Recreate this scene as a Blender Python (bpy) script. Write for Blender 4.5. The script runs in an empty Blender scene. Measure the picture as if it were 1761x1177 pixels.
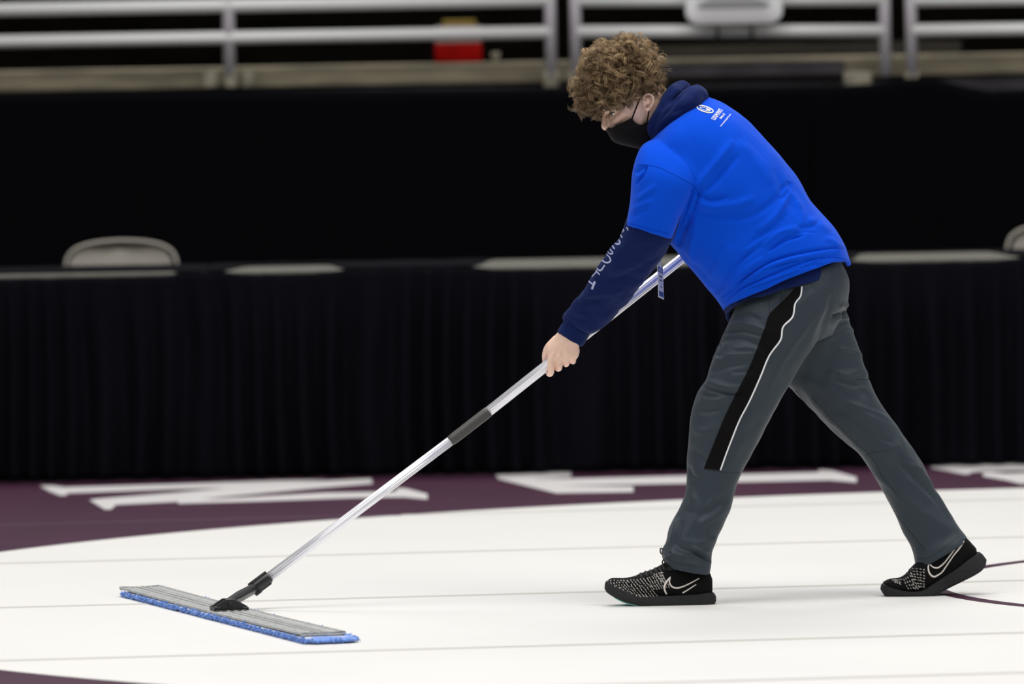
import bpy, bmesh, math, random
import numpy as np
from mathutils import Vector, noise
from mathutils.bvhtree import BVHTree
random.seed(7); rng = np.random.default_rng(11)
SC = bpy.context.scene
COL = SC.collection

# ------------------------------------------------------------------ camera, world, lights, exposure
FPX, CAM_H, ROLL = 13420.0, 1.66, 0.018
TH = math.atan((588.5 - 30) / FPX)
FW = np.array([0, math.cos(TH), -math.sin(TH)]); U0 = np.array([0, math.sin(TH), math.cos(TH)]); R0 = np.array([1.0, 0, 0])
UP = math.cos(ROLL) * U0 + math.sin(ROLL) * R0; RT = math.cos(ROLL) * R0 - math.sin(ROLL) * U0
CAM = np.array([0, 0, CAM_H])
cd = bpy.data.cameras.new('camera'); co = bpy.data.objects.new('camera', cd); COL.objects.link(co); SC.camera = co
cd.sensor_fit = 'HORIZONTAL'; cd.sensor_width = 36.0; cd.lens = FPX * 36 / 1761; cd.clip_end = 200; cd.clip_start = .5
from mathutils import Matrix
co.matrix_world = Matrix(((RT[0], UP[0], -FW[0], 0), (RT[1], UP[1], -FW[1], 0), (RT[2], UP[2], -FW[2], CAM_H), (0, 0, 0, 1)))
cd.dof.use_dof = True; cd.dof.focus_distance = 21.95; cd.dof.aperture_fstop = 3.2

w = bpy.data.worlds.new('arena'); SC.world = w; w.use_nodes = True
w.node_tree.nodes['Background'].inputs[0].default_value = (.92, .95, 1, 1); w.node_tree.nodes['Background'].inputs[1].default_value = .22

def area(name, loc, size, power, target, col=(1, .98, .95)):
    l = bpy.data.lights.new(name, 'AREA'); l.shape = 'RECTANGLE'; l.size = size[0]; l.size_y = size[1]; l.energy = power; l.color = col
    o = bpy.data.objects.new(name, l); COL.objects.link(o); o.location = loc
    o.rotation_euler = (Vector(target) - Vector(loc)).to_track_quat('-Z', 'Y').to_euler(); return o
area('arena_light', (0, 21, 12), (9, 7), 1150, (0, 22, 0))
area('arena_light', (-8, 16, 11), (9, 8), 800, (0, 22, .6))
area('arena_light', (9, 15, 11), (9, 8), 900, (0, 22, .6))
area('arena_light', (0, 32, 12), (12, 4), 1050, (0, 27, 0))
SC.view_settings.view_transform = 'Standard'; SC.view_settings.look = 'None'; SC.view_settings.gamma = 1
SC.view_settings.exposure = -0.1

# ------------------------------------------------------------------ geometry helpers
def ray(px, py): return FW * FPX + RT * (px - 880.5) - UP * (py - 588.5)
def P(px, py, d=0.0):
    r = ray(px, py); return CAM + r * ((22.0 + d) / r[1])
def G(px, py, z=0.0):
    r = ray(px, py); return CAM + r * ((z - CAM_H) / r[2])
def proj(v):
    q = np.asarray(v) - CAM; z = q @ FW
    return np.stack([880.5 + FPX * (q @ RT) / z, 588.5 - FPX * (q @ UP) / z], -1)
PX = 22.0 / FPX          # metres per photo pixel where the person stands

def catmull(A, sub):
    A = np.asarray(A, float); n = len(A)
    if sub <= 1 or n < 3: return A
    out = []
    for i in range(n - 1):
        p0 = A[i - 1] if i else 2 * A[0] - A[1]; p1 = A[i]; p2 = A[i + 1]; p3 = A[i + 2] if i + 2 < n else 2 * A[-1] - A[-2]
        for k in range(sub):
            t = k / sub
            out.append(.5 * (2 * p1 + (p2 - p0) * t + (2 * p0 - 5 * p1 + 4 * p2 - p3) * t * t + (3 * p1 - p0 - 3 * p2 + p3) * t ** 3))
    out.append(A[-1]); return np.array(out)

class MB:
    """collects shapes and links them as one mesh object"""
    def __init__(s): s.v = []; s.f = []
    def add(s, v, f):
        b = len(s.v); s.v.extend([tuple(map(float, p)) for p in v]); s.f.extend([tuple(b + i for i in q) for q in f]); return s
    def rings(s, R, cap=True, closed=True):
        n = len(R[0]); v = [p for r in R for p in r]; f = []
        for i in range(len(R) - 1):
            for j in range(n if closed else n - 1):
                k = (j + 1) % n; f.append((i * n + j, i * n + k, (i + 1) * n + k, (i + 1) * n + j))
        if cap:
            c0 = len(v); v.append(np.mean(R[0], 0)); c1 = len(v); v.append(np.mean(R[-1], 0)); L = (len(R) - 1) * n
            for j in range(n):
                k = (j + 1) % n; f.append((c0, k, j)); f.append((c1, L + j, L + k))
        return s.add(v, f)
    def tube(s, pts, rad, n=12, sub=1, round_ends=True, flute=0):
        pts = [np.asarray(p, float) for p in pts]
        if not hasattr(rad, '__len__'): rad = [rad] * len(pts)
        A = np.array([list(p) + [r] for p, r in zip(pts, rad)]); A = catmull(A, sub)
        if round_ends:
            def ext(a, b):
                d = (a[:3] - b[:3]); d /= np.linalg.norm(d) + 1e-12; r = a[3]
                return [np.append(a[:3] + d * r * math.sin(t), r * math.cos(t)) for t in (math.radians(80), math.radians(55), math.radians(28))]
            A = np.array(ext(A[0], A[1]) + list(A) + ext(A[-1], A[-2])[::-1])
        C = A[:, :3]; T = np.gradient(C, axis=0); T /= np.linalg.norm(T, axis=1)[:, None] + 1e-12
        u = np.cross(T[0], [0.123, .2, .97]); u /= np.linalg.norm(u); R = []
        for i in range(len(C)):
            u = u - T[i] * (u @ T[i]); u /= np.linalg.norm(u); w_ = np.cross(T[i], u)
            R.append([C[i] + A[i, 3] * (1 + flute * math.cos(12 * a)) * (math.cos(a) * u + math.sin(a) * w_) for a in np.linspace(0, 2 * math.pi, n, endpoint=False)])
        return s.rings(R)
    def box(s, c, d, ax=None):
        ax = np.eye(3) if ax is None else np.array(ax, float); c = np.array(c, float)
        v = [c + ax[0] * x * d[0] / 2 + ax[1] * y * d[1] / 2 + ax[2] * z * d[2] / 2 for x in (-1, 1) for y in (-1, 1) for z in (-1, 1)]
        return s.add(v, [(0, 1, 3, 2), (4, 6, 7, 5), (0, 4, 5, 1), (2, 3, 7, 6), (0, 2, 6, 4), (1, 5, 7, 3)])
    def loft(s, keys, n=40, sub=5, cap=True):
        """keys: (Fx,Fy,Bx,By,depth,halfwidth[,exp,bow,skew])"""
        K = [list(k) + [2.2, 0, 0][len(k) - 6:] for k in keys]
        A = catmull(K, sub); R = []
        for a in A: R.append(ring(*a, n=n))
        return s.rings(R, cap)
    def build(s, name, mat, parent=None, smooth=True, bevel=0):
        me = bpy.data.meshes.new(name); me.from_pydata(s.v, [], s.f); me.validate()
        bm = bmesh.new(); bm.from_mesh(me); bmesh.ops.recalc_face_normals(bm, faces=bm.faces); bm.to_mesh(me); bm.free()
        return link(name, me, mat, parent, smooth, bevel)

def ring(Fx, Fy, Bx, By, d, w_, e=2.2, bow=0, skew=0, n=40):
    a = P(Fx, Fy, d); b = P(Bx, By, d); c = (a + b) / 2; h = (b - a) / 2
    up = np.cross([0, 1, 0], h); up /= np.linalg.norm(up) + 1e-9
    if up[2] < 0: up = -up
    out = []
    for t in np.linspace(0, 2 * math.pi, n, endpoint=False):
        ct, st = math.cos(t), math.sin(t)
        x = math.copysign(abs(ct) ** (2 / e), ct); y = math.copysign(abs(st) ** (2 / e), st)
        out.append(c + h * x + np.array([0, w_ * y, 0]) + up * bow * PX * abs(st) ** .6 * (1 - skew * ct))
    return np.array(out)

def origin(o):
    v = Vector((0, 0, 0))
    while o: v = v + o.location; o = o.parent
    return v
def link(name, me, mat, parent=None, smooth=True, bevel=0):
    if smooth: me.polygons.foreach_set('use_smooth', [True] * len(me.polygons))
    me.name = name
    o = bpy.data.objects.new(name, me); COL.objects.link(o)
    if mat: me.materials.append(mat)
    if parent:
        o.parent = parent; me.transform(Matrix.Translation(-origin(parent)))
    if bevel:
        m = o.modifiers.new('bevel', 'BEVEL'); m.width = bevel; m.segments = 2; m.limit_method = 'ANGLE'
    return o
def base_at(o, loc):
    loc = Vector(loc); o.data.transform(Matrix.Translation(-loc)); o.location = loc; return o
def tag(o, label, cat=None, group=None, kind=None):
    if label: o['label'] = label
    if cat: o['category'] = cat
    if group: o['group'] = group
    if kind: o['kind'] = kind
    return o
def struct(o): o['kind'] = 'structure'; return o
def empty(name, loc, label, cat, group=None):
    o = bpy.data.objects.new(name, None); COL.objects.link(o); o.location = Vector(loc); o.empty_display_size = .1
    return tag(o, label, cat, group)

def remesh(mb, voxel, smooth_it, factor=.5):
    """fuses the collected lofts into one continuous skin; returns a mesh"""
    o = mb.build('tmp', None)
    m = o.modifiers.new('r', 'REMESH'); m.mode = 'VOXEL'; m.voxel_size = voxel; m.use_smooth_shade = True
    if smooth_it:
        q = o.modifiers.new('s', 'SMOOTH'); q.iterations = smooth_it; q.factor = factor
    dg = bpy.context.evaluated_depsgraph_get(); dg.update()
    me = bpy.data.meshes.new_from_object(o.evaluated_get(dg), depsgraph=dg)
    old = o.data; bpy.data.objects.remove(o); bpy.data.meshes.remove(old); me.materials.clear()
    return me
def getv(me):
    a = np.empty(len(me.vertices) * 3, np.float32); me.vertices.foreach_get('co', a); return a.reshape(-1, 3).astype(float)
def getn(me):
    a = np.empty(len(me.vertices) * 3, np.float32); me.vertices.foreach_get('normal', a); return a.reshape(-1, 3).astype(float)
def setv(me, v): me.vertices.foreach_set('co', v.astype(np.float32).ravel()); me.update()

def folds(me, strokes, gain=1.0, near=True):
    """cloth folds: each stroke is (points, width in px, height in mm[, 1 = sharp on one side]); moved along the normal"""
    v = getv(me); nrm = getn(me); q = proj(v)
    face = np.clip((-nrm[:, 1] if near else nrm[:, 1]) * 2.5 + .35, 0, 1); disp = np.zeros(len(v))
    for st in strokes:
        pts = catmull(st[0], 6); wd, am = st[1], st[2]; sharp = st[3] if len(st) > 3 else 0
        sel = (q[:, 0] > pts[:, 0].min() - 3 * wd) & (q[:, 0] < pts[:, 0].max() + 3 * wd) & (q[:, 1] > pts[:, 1].min() - 3 * wd) & (q[:, 1] < pts[:, 1].max() + 3 * wd)
        idx = np.nonzero(sel)[0]
        if not len(idx): continue
        Q = q[idx]; best = np.full(len(idx), 1e9); tt = np.zeros(len(idx)); sg = np.zeros(len(idx))
        L = len(pts) - 1
        for i in range(L):
            a = pts[i]; b = pts[i + 1]; ab = b - a; l2 = ab @ ab + 1e-9
            t = np.clip(((Q - a) @ ab) / l2, 0, 1); r = Q - (a + t[:, None] * ab); dd = np.hypot(r[:, 0], r[:, 1])
            k = dd < best; best[k] = dd[k]; tt[k] = (i + t[k]) / L; sg[k] = np.sign(ab[0] * r[k, 1] - ab[1] * r[k, 0])
        width = np.where(sg * sharp > 0, wd * .4, wd) if sharp else wd
        g = np.exp(-(best / width) ** 2) * (1 - np.abs(2 * tt - 1) ** 4)
        disp[idx] += g * am * .001 * gain
    v += nrm * (disp * face)[:, None]; setv(me, v)
def rumple(me, amp, scale, stretch=(1, 1, 1), seed=0.0):
    v = getv(me); nrm = getn(me); s = np.array(stretch) / scale
    d = np.array([noise.noise(Vector(p * s) + Vector((seed, 0, 0))) for p in v])
    v += nrm * (d * amp)[:, None]; setv(me, v)
def bvh_of(me, loc=(0, 0, 0)):
    v = getv(me) + np.array(loc); return BVHTree.FromPolygons([Vector(p) for p in v], [tuple(p.vertices) for p in me.polygons])
def drape(bvh, px, py, off=.0015):
    r = Vector(ray(px, py)).normalized(); h = bvh.ray_cast(Vector(CAM), r)
    if h[0] is None:
        q = Vector(P(px, py, 0)); h = bvh.find_nearest(q)
    n = h[1]
    if n.dot(r) > 0: n = -n
    return np.array(h[0] + n * off)
def dstrip(mb, bvh, pts, wid, off=.0015, sub=5, th=.001):
    """a raised strip following the surface; width in px, may be a list"""
    if not hasattr(wid, '__len__'): wid = [wid] * len(pts)
    A = catmull([list(p) + [w_] for p, w_ in zip(pts, wid)], sub); T = np.gradient(A[:, :2], axis=0); T /= np.linalg.norm(T, axis=1)[:, None] + 1e-9
    N = np.stack([-T[:, 1], T[:, 0]], 1); R = []
    for a, n in zip(A, N):
        l = a[:2] + n * a[2] / 2; r = a[:2] - n * a[2] / 2
        p, q, m = drape(bvh, *l, off), drape(bvh, *r, off), drape(bvh, *a[:2], off + th * .6)
        lo = np.array([0, .002 + off, 0]); R.append([p, m, q, q + lo, p + lo])
    mb.rings(R, True); return mb
def dpatch(mb, bvh, L, Rr, nu=8, nv=40, off=.0015):
    """a panel between two outlines laid over the surface"""
    def res(A, n):
        A = catmull(A, 6); s = np.r_[0, np.cumsum(np.linalg.norm(np.diff(A, axis=0), axis=1))]; t = np.linspace(0, s[-1], n)
        return np.stack([np.interp(t, s, A[:, 0]), np.interp(t, s, A[:, 1])], 1)
    a, b = res(L, nv), res(Rr, nv); v = []; f = []
    for i in range(nv):
        for j in range(nu):
            q = a[i] + (b[i] - a[i]) * j / (nu - 1); v.append(drape(bvh, q[0], q[1], off))
    for i in range(nv - 1):
        for j in range(nu - 1): k = i * nu + j; f.append((k, k + 1, k + nu + 1, k + nu))
    return mb.add(v, f)
def text_mesh(s):
    c = bpy.data.curves.new('t', 'FONT'); c.body = s; c.resolution_u = 2; c.offset = .022; o = bpy.data.objects.new('t', c); COL.objects.link(o)
    dg = bpy.context.evaluated_depsgraph_get(); dg.update(); me = bpy.data.meshes.new_from_object(o.evaluated_get(dg), depsgraph=dg)
    v = getv(me); f = [tuple(p.vertices) for p in me.polygons]; bpy.data.objects.remove(o); bpy.data.curves.remove(c); bpy.data.meshes.remove(me)
    v[:, 0] -= v[:, 0].min(); v[:, 0] /= v[:, 0].max(); v[:, 1] /= .72; return v, f
def dtext(mb, bvh, s, o, ex, ey, off=.0018):
    v, f = text_mesh(s); o, ex, ey = map(np.array, (o, ex, ey))
    return mb.add([drape(bvh, *(o + ex * p[0] + ey * p[1]), off) for p in v], f)

# ------------------------------------------------------------------ materials
def M(name, col, rough=.6, metal=0, spec=.5, sheen=0, nscale=0, namt=0, bump=0, bscale=200, sheen_col=None, stretch=None):
    m = bpy.data.materials.new(name); m.use_nodes = True; nt = m.node_tree; b = nt.nodes['Principled BSDF']
    b.inputs['Base Color'].default_value = (*col, 1); b.inputs['Roughness'].default_value = rough; b.inputs['Metallic'].default_value = metal
    b.inputs['Specular IOR Level'].default_value = spec
    if sheen:
        b.inputs['Sheen Weight'].default_value = sheen; b.inputs['Sheen Roughness'].default_value = .45
        if sheen_col: b.inputs['Sheen Tint'].default_value = (*sheen_col, 1)
    tc = nt.nodes.new('ShaderNodeTexCoord'); src = tc.outputs['Object']
    if stretch:
        mp = nt.nodes.new('ShaderNodeMapping'); mp.inputs['Scale'].default_value = stretch; nt.links.new(src, mp.inputs[0]); src = mp.outputs[0]
    if namt:
        n = nt.nodes.new('ShaderNodeTexNoise'); n.inputs['Scale'].default_value = nscale; n.inputs['Detail'].default_value = 5; nt.links.new(src, n.inputs['Vector'])
        r = nt.nodes.new('ShaderNodeValToRGB'); r.color_ramp.elements[0].position = .3; r.color_ramp.elements[1].position = .7
        r.color_ramp.elements[0].color = (*[c * (1 - namt) for c in col], 1); r.color_ramp.elements[1].color = (*[min(1, c * (1 + namt)) for c in col], 1)
        nt.links.new(n.outputs['Fac'], r.inputs[0]); nt.links.new(r.outputs[0], b.inputs['Base Color'])
    if bump:
        n = nt.nodes.new('ShaderNodeTexNoise'); n.inputs['Scale'].default_value = bscale; n.inputs['Detail'].default_value = 3; nt.links.new(src, n.inputs['Vector'])
        bn = nt.nodes.new('ShaderNodeBump'); bn.inputs['Strength'].default_value = bump; bn.inputs['Distance'].default_value = .002
        nt.links.new(n.outputs['Fac'], bn.inputs['Height']); nt.links.new(bn.outputs[0], b.inputs['Normal'])
    return m
m_purple = M('mat_purple', (.043, .0105, .030), .65, spec=.2, nscale=3, namt=.12, bump=.15, bscale=300)
m_white = M('mat_white', (.70, .69, .672), .5, nscale=1.2, namt=.02, bump=.05, bscale=250)
m_letter = M('mat_letter_white', (.60, .58, .58), .5, nscale=6, namt=.04)
m_tape = M('seam_tape', (.60, .585, .54), .35)
m_tapep = M('seam_tape_over_purple', (.085, .04, .07), .4)
m_floor = M('arena_floor', (.12, .11, .11), .7, nscale=2, namt=.2)
m_skirt = M('black_poly_cloth', (.0024, .0024, .0045), .85, spec=.06, bump=.1)
m_drape = M('black_drape_cloth', (.0016, .0016, .0025), .95, spec=.04)
m_ttop = M('table_plastic', (.125, .122, .1), .5, nscale=30, namt=.1)
m_grey = M('grey_metal', (.3, .3, .3), .4, .6)
m_chair = M('beige_vinyl', (.27, .25, .215), .55)
m_rail = M('rail_paint', (.66, .66, .655), .45)
m_post = M('post_paint', (.52, .49, .53), .45)
m_ledge = M('ledge_wood', (.23, .2, .135), .75, nscale=4, namt=.35, stretch=(1, 1, 6))
m_ledge2 = M('ledge_dark', (.06, .055, .062), .8, spec=.2, nscale=5, namt=.4)
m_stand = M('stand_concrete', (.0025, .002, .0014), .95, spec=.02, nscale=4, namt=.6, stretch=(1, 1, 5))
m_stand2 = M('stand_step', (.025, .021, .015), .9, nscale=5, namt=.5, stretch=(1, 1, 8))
m_block = M('clamp_block', (.22, .2, .15), .7, nscale=20, namt=.4)
m_panel = M('white_plastic', (.75, .75, .76), .5)
m_panel2 = M('panel_bracket', (.2, .19, .18), .6)
m_black = M('black_plastic', (.012, .012, .013), .35, bump=.05)
m_red = M('red_print', (.26, .004, .003), .8, spec=.05, nscale=12, namt=.3); m_yellow = M('yellow_print', (.2, .13, .0), .6); m_pink = M('white_print', (.3, .22, .2), .6)
m_alu = M('brushed_aluminium', (.88, .88, .93), .22, .5)
m_frame = M('mop_frame_aluminium', (.42, .425, .42), .45, .25, nscale=60, namt=.2, bump=.1, bscale=120)
m_pad = M('blue_microfibre', (.13, .27, .70), .9, sheen=.4, nscale=120, namt=.35, bump=.6, bscale=400)
m_padw = M('pad_backing', (.8, .8, .82), .8)
m_rubber = M('grip_rubber', (.055, .053, .05), .5, bump=.1)
m_blue = M('blue_cotton', (.0, .070, .66), .85, spec=.08, sheen=.12, sheen_col=(.6, .75, 1), bump=.25, bscale=700, nscale=500, namt=.06)
m_seam = M('blue_seam', (.0, .035, .42), .85, spec=.1)
m_navy = M('navy_fleece', (.0065, .015, .083), .9, spec=.1, sheen=.08, sheen_col=(.6, .7, 1), bump=.35, bscale=600, nscale=400, namt=.15)
m_pants = M('slate_polyester', (.022, .034, .046), .55, spec=.3, sheen=.12, bump=.12, bscale=900, nscale=600, namt=.08)
m_stripe = M('black_panel_mesh', (.0035, .003, .003), .8, spec=.1, bump=.2, bscale=900)
m_pipe = M('white_piping', (.8, .8, .82), .5); m_nseam = M('navy_seam', (.003, .006, .035), .9, spec=.1); m_thread = M('dark_seam_thread', (.012, .016, .022), .8)
m_skin = M('skin', (.93, .64, .51), .5, spec=.4, nscale=40, namt=.08, bump=.06, bscale=500)
m_skin.node_tree.nodes['Principled BSDF'].inputs['Subsurface Weight'].default_value = .12
m_skin.node_tree.nodes['Principled BSDF'].inputs['Subsurface Radius'].default_value = (.012, .005, .003)
m_eye = M('eye_white', (.75, .72, .7), .15); m_iris = M('iris', (.03, .04, .05), .15); m_lash = M('lash', (.06, .035, .02), .8)
m_mask = M('mask_cloth', (.006, .005, .0055), .9, spec=.15, sheen=.06, bump=.3, bscale=700)
m_print = M('white_print_ink', (.82, .84, .9), .6); m_print2 = M('pale_print_ink', (.42, .46, .68), .7)
m_sole = M('black_rubber_sole', (.014, .0135, .015), .6, spec=.3, nscale=160, namt=.5, bump=.4, bscale=160); m_upper = M('black_knit', (.0045, .0045, .0045), .9, spec=.12, sheen=.03, bump=.4, bscale=500)
m_mint = M('mint_outsole', (.25, .62, .55), .4); m_lace = M('black_lace', (.007, .007, .007), .8)
m_swoosh = M('offwhite_overlay', (.72, .66, .62), .5)
m_knit = M('grey_knit_thread', (.36, .34, .32), .8)
m_card = M('badge_card', (.85, .85, .95), .35); m_cardb = M('badge_blue', (.01, .09, .35), .4); m_cardt = M('badge_ink', (.08, .06, .08), .6); m_clip = M('clear_clip', (.5, .55, .65), .15)
def lozenge(m, scale):
    nt = m.node_tree; b = nt.nodes['Principled BSDF']; tc = nt.nodes.new('ShaderNodeTexCoord'); mp = nt.nodes.new('ShaderNodeMapping'); mp.inputs['Scale'].default_value = (scale, scale * .4, scale * 1.6)
    v = nt.nodes.new('ShaderNodeTexVoronoi'); v.feature = 'DISTANCE_TO_EDGE'; bn = nt.nodes.new('ShaderNodeBump'); bn.inputs['Strength'].default_value = .8; bn.inputs['Distance'].default_value = .003
    nt.links.new(tc.outputs['Object'], mp.inputs[0]); nt.links.new(mp.outputs[0], v.inputs['Vector']); nt.links.new(v.outputs['Distance'], bn.inputs['Height']); nt.links.new(bn.outputs[0], b.inputs['Normal'])
lozenge(m_sole, 75)
def hairmat():
    m = bpy.data.materials.new('curly_hair'); m.use_nodes = True; nt = m.node_tree; b = nt.nodes['Principled BSDF']
    b.inputs['Roughness'].default_value = .42; b.inputs['Specular IOR Level'].default_value = .45
    a = nt.nodes.new('ShaderNodeAttribute'); a.attribute_name = 'strand_tone'
    r = nt.nodes.new('ShaderNodeValToRGB'); e = r.color_ramp.elements; e[0].position = 0; e[0].color = (.085, .045, .018, 1); e[1].position = 1; e[1].color = (.56, .395, .21, 1)
    q = e.new(.5); q.color = (.25, .165, .085, 1)
    nt.links.new(a.outputs['Fac'], r.inputs[0]); nt.links.new(r.outputs[0], b.inputs['Base Color']); return m
m_hair = hairmat(); m_scalp = M('short_hair', (.12, .075, .035), .8, bump=.8, bscale=300, nscale=200, namt=.4)

# ------------------------------------------------------------------ the setting: floor, mat, stands
mb = MB().box((0, 25, -.13), (40, 40, .2)); struct(mb.build('floor', m_floor, smooth=False))
mb = MB().box((0, 22.4, -.015), (14, 12.2, .03)); wm = mb.build('wrestling_mat', m_purple, smooth=False)
base_at(wm, (0, 22.4, 0)); tag(wm, 'dark purple wrestling mat with a big white circle, spread over the arena floor', 'mat')
def disk(c, R, z0, z1, r_in=0, n=180):
    m = MB(); A = np.linspace(0, 2 * math.pi, n, endpoint=False)
    o = [(c[0] + R * math.cos(a), c[1] + R * math.sin(a)) for a in A]
    if r_in:
        i = [(c[0] + r_in * math.cos(a), c[1] + r_in * math.sin(a)) for a in A]
        v = [(x, y, z) for q in (o, i) for z in (z0, z1) for x, y in q]; f = []
        for k in range(n):
            j = (k + 1) % n; f += [(k, j, n + j, n + k), (n + k, n + j, 3 * n + j, 3 * n + k), (2 * n + k, 3 * n + k, 3 * n + j, 2 * n + j), (k, 2 * n + k, 2 * n + j, j)]
        return m.add(v, f)
    return m.rings([[(x, y, z0) for x, y in o], [(x, y, z1) for x, y in o]])
disk((2.27, 22.588), 4.388, -.002, .001).build('white_circle', m_white, wm, smooth=False)['label'] = 'large white wrestling circle'
disk((2.748, 22.404), 1.575, .0005, .0022, 1.525).build('start_circle_line', m_purple, wm, smooth=False)['label'] = 'thin purple centre circle line'
def flat_poly(m, pts, z0=-.001, z1=.0015):
    g = [G(*p)[:2] for p in pts]; n = len(g)
    v = [(x, y, z0) for x, y in g] + [(x, y, z1) for x, y in g]
    return m.add(v, [tuple(range(n))[::-1], tuple(range(n, 2 * n))] + [(i, (i + 1) % n, n + (i + 1) % n, n + i) for i in range(n)])
SL = .118
for c in (19.29, 20.53, 22.41, 24.26, 26.13):      # welded seams between the 6 ft mat sections
    xl = -6.5; xe = 6.5
    R2 = 4.388 ** 2
    # crossing with the circle edge
    A_ = 1 + SL * SL; B_ = 2 * (-2.27 + SL * (c - 22.588)); C_ = 2.27 ** 2 + (c - 22.588) ** 2 - R2; D_ = B_ * B_ - 4 * A_ * C_
    cuts = [xl, xe]
    if D_ > 0: cuts = [xl, (-B_ - math.sqrt(D_)) / (2 * A_), (-B_ + math.sqrt(D_)) / (2 * A_), xe]
    for k in range(len(cuts) - 1):
        white = len(cuts) == 4 and k == 1
        x0, x1 = cuts[k], cuts[k + 1]; m = MB(); hw = .03; v = []
        n = 24
        for i in range(n + 1):
            x = x0 + (x1 - x0) * i / n; y = c + SL * x
            if white or k >= 0:
                for s_, z in ((-1, .0012), (-.5, .0022), (.5, .0022), (1, .0012)): v.append((x, y + s_ * hw, z))
        f = [(i * 4 + j, i * 4 + j + 1, i * 4 + j + 5, i * 4 + j + 4) for i in range(n) for j in range(3)]
        m.add(v, f).build('seam_tape', m_tape if white else m_tapep, wm)
L1 = [[(115, 839), (300, 833.5), (480, 827), (560, 826), (430, 839), (300, 842), (115, 849)],
      [(68.6, 836.6), (90, 836), (117, 840), (115, 852.5), (103, 853), (85, 846)],
      [(154, 861), (170, 859), (300, 849), (430, 837), (560, 828), (638, 824), (641, 832.5), (560, 839), (400, 854), (300, 864), (200, 869), (191, 877), (180, 877), (165, 868)],
      [(306, 860), (370, 859.5), (560, 849), (680, 847), (684, 840.7), (700, 842), (735, 851), (735, 860), (694, 856), (612, 857), (449, 863), (306, 867)]]
L2 = [[(921, 826), (971, 824.5), (1183, 819), (1406, 813), (1410, 808.5), (1430, 810), (1473, 822), (1473, 830.5), (1425, 826.4), (1267, 830), (1183, 832), (990, 836), (955, 837)],
      [(853, 818), (911, 816), (982, 812), (982, 821), (918, 825.5), (971, 837), (1089, 838), (1089, 847), (956, 849), (857, 824.5)]]
L3 = [[(1599, 794.5), (1615, 793.5), (1640, 798), (1663, 798.5), (1761, 795.5), (2000, 790), (2000, 803), (1761, 809.4), (1697, 810.5), (1671, 813), (1665, 816.5), (1656, 816), (1628, 810.5), (1602, 806)],
      [(1690, 814), (1703, 813), (1731, 815.7), (1761, 814.5), (2000, 809), (2000, 824), (1761, 832.8), (1754, 832.8), (1731, 827), (1708, 823), (1691, 820)]]
for L in (L1, L2, L3):
    m = MB()
    for k, p in enumerate(L): flat_poly(m, p, z1=.0015 + .0002 * k)
    m.build('lettering', m_letter, wm, smooth=False)['label'] = 'white serif letter on the purple border'

# tables with black skirts
YT = 28.36
def table(x0, x1, label, gaps):
    t = empty('folding_table', ((x0 + x1) / 2, YT + .38, 0), label, 'table', 'skirted tables behind the mat')
    m = MB().box(((x0 + x1) / 2, YT + .385, .742), (x1 - x0 - .01, .76, .03)); m.build('tabletop', m_ttop, t, smooth=False, bevel=.006)
    for sx in (x0 + .15, x1 - .15):
        for sy in (.12, .66):
            MB().tube([(sx, YT + sy, .012), (sx, YT + sy, .73)], .012).build('leg', m_grey, t)
    # pleated skirt, its top edge dips to bare the pale table edge in places
    n, k = 420, 26; v = []
    for j in range(k + 1):
        t_ = j / k
        for i in range(n + 1):
            x = x0 - .003 + (x1 - x0 + .006) * i / n
            top = .757
            for a, b, lo_, hi_ in gaps: top -= .012 * (1 / (1 + math.exp(-(x - a) / .02))) * (1 / (1 + math.exp((x - b) / .02)))
            top += .0025 * noise.noise(Vector((x * 14, 3, 0)))
            ph = x * 62 + 9 * noise.noise(Vector((x * 3.1, 1.3, 0))) + 1.2 * noise.noise(Vector((x * 2, t_ * 1.5, 7)))
            fall = min(1, (1 - t_) * 3.2) if t_ < 1 else 0
            dep = (.021 + .018 * noise.noise(Vector((x * 5, 2.2, t_))) + .012 * (1 - t_)) * math.sin(ph) * (.15 + .85 * fall) + .02 * noise.noise(Vector((x * 4, 8, (1 - t_) * 1.2))) * fall
            v.append((x, YT - .03 + dep, .008 + (top - .008) * t_))
    f = [(j * (n + 1) + i, j * (n + 1) + i + 1, (j + 1) * (n + 1) + i + 1, (j + 1) * (n + 1) + i) for j in range(k) for i in range(n)]
    mm = MB().add(v, f); n2 = 240; tv = []
    for j in range(7):
        for i in range(n2 + 1):
            x = x0 + .004 + (x1 - x0 - .008) * i / n2; g = 0
            for a, b, lo_, hi_ in gaps: g = max(g, (1 / (1 + math.exp(-(x - a) / .012))) * (1 / (1 + math.exp((x - b) / .012))))
            lo_, hi_ = [(q[2], q[3]) for q in gaps if q[0] - .1 < x < q[1] + .1][0] if any(q[0] - .1 < x < q[1] + .1 for q in gaps) else (0, 0)
            y_ = (-.03 + .8 * j / 6) if j < 6 else .78
            ys_ = YT - .03 + (lo_ + (.8 - lo_) * j / 6) * g + (.8 * j / 6) * (1 - g) if True else 0
            ys_ = max(ys_, YT - .03 + (hi_ * g if j else 0) * (1 if lo_ == 0 else 1))
            tv.append((x, ys_, .762 + .002 * noise.noise(Vector((x * 9, ys_ * 9, 0)))))
    mm.add(tv, [(j * (n2 + 1) + i, j * (n2 + 1) + i + 1, (j + 1) * (n2 + 1) + i + 1, (j + 1) * (n2 + 1) + i) for j in range(6) for i in range(n2)])
    o = mm.build('table_skirt', m_skirt); base_at(o, ((x0 + x1) / 2, YT - .03, 0)); so = o.modifiers.new('t', 'SOLIDIFY'); so.thickness = .003
    return o
def bx(px): return P(px, 455, YT - 22)[0]
o = table(bx(350) - 1.83, bx(350), 'skirted table at the far left with a beige chair behind it', [(bx(-200), bx(302), .06, .06)])
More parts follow.
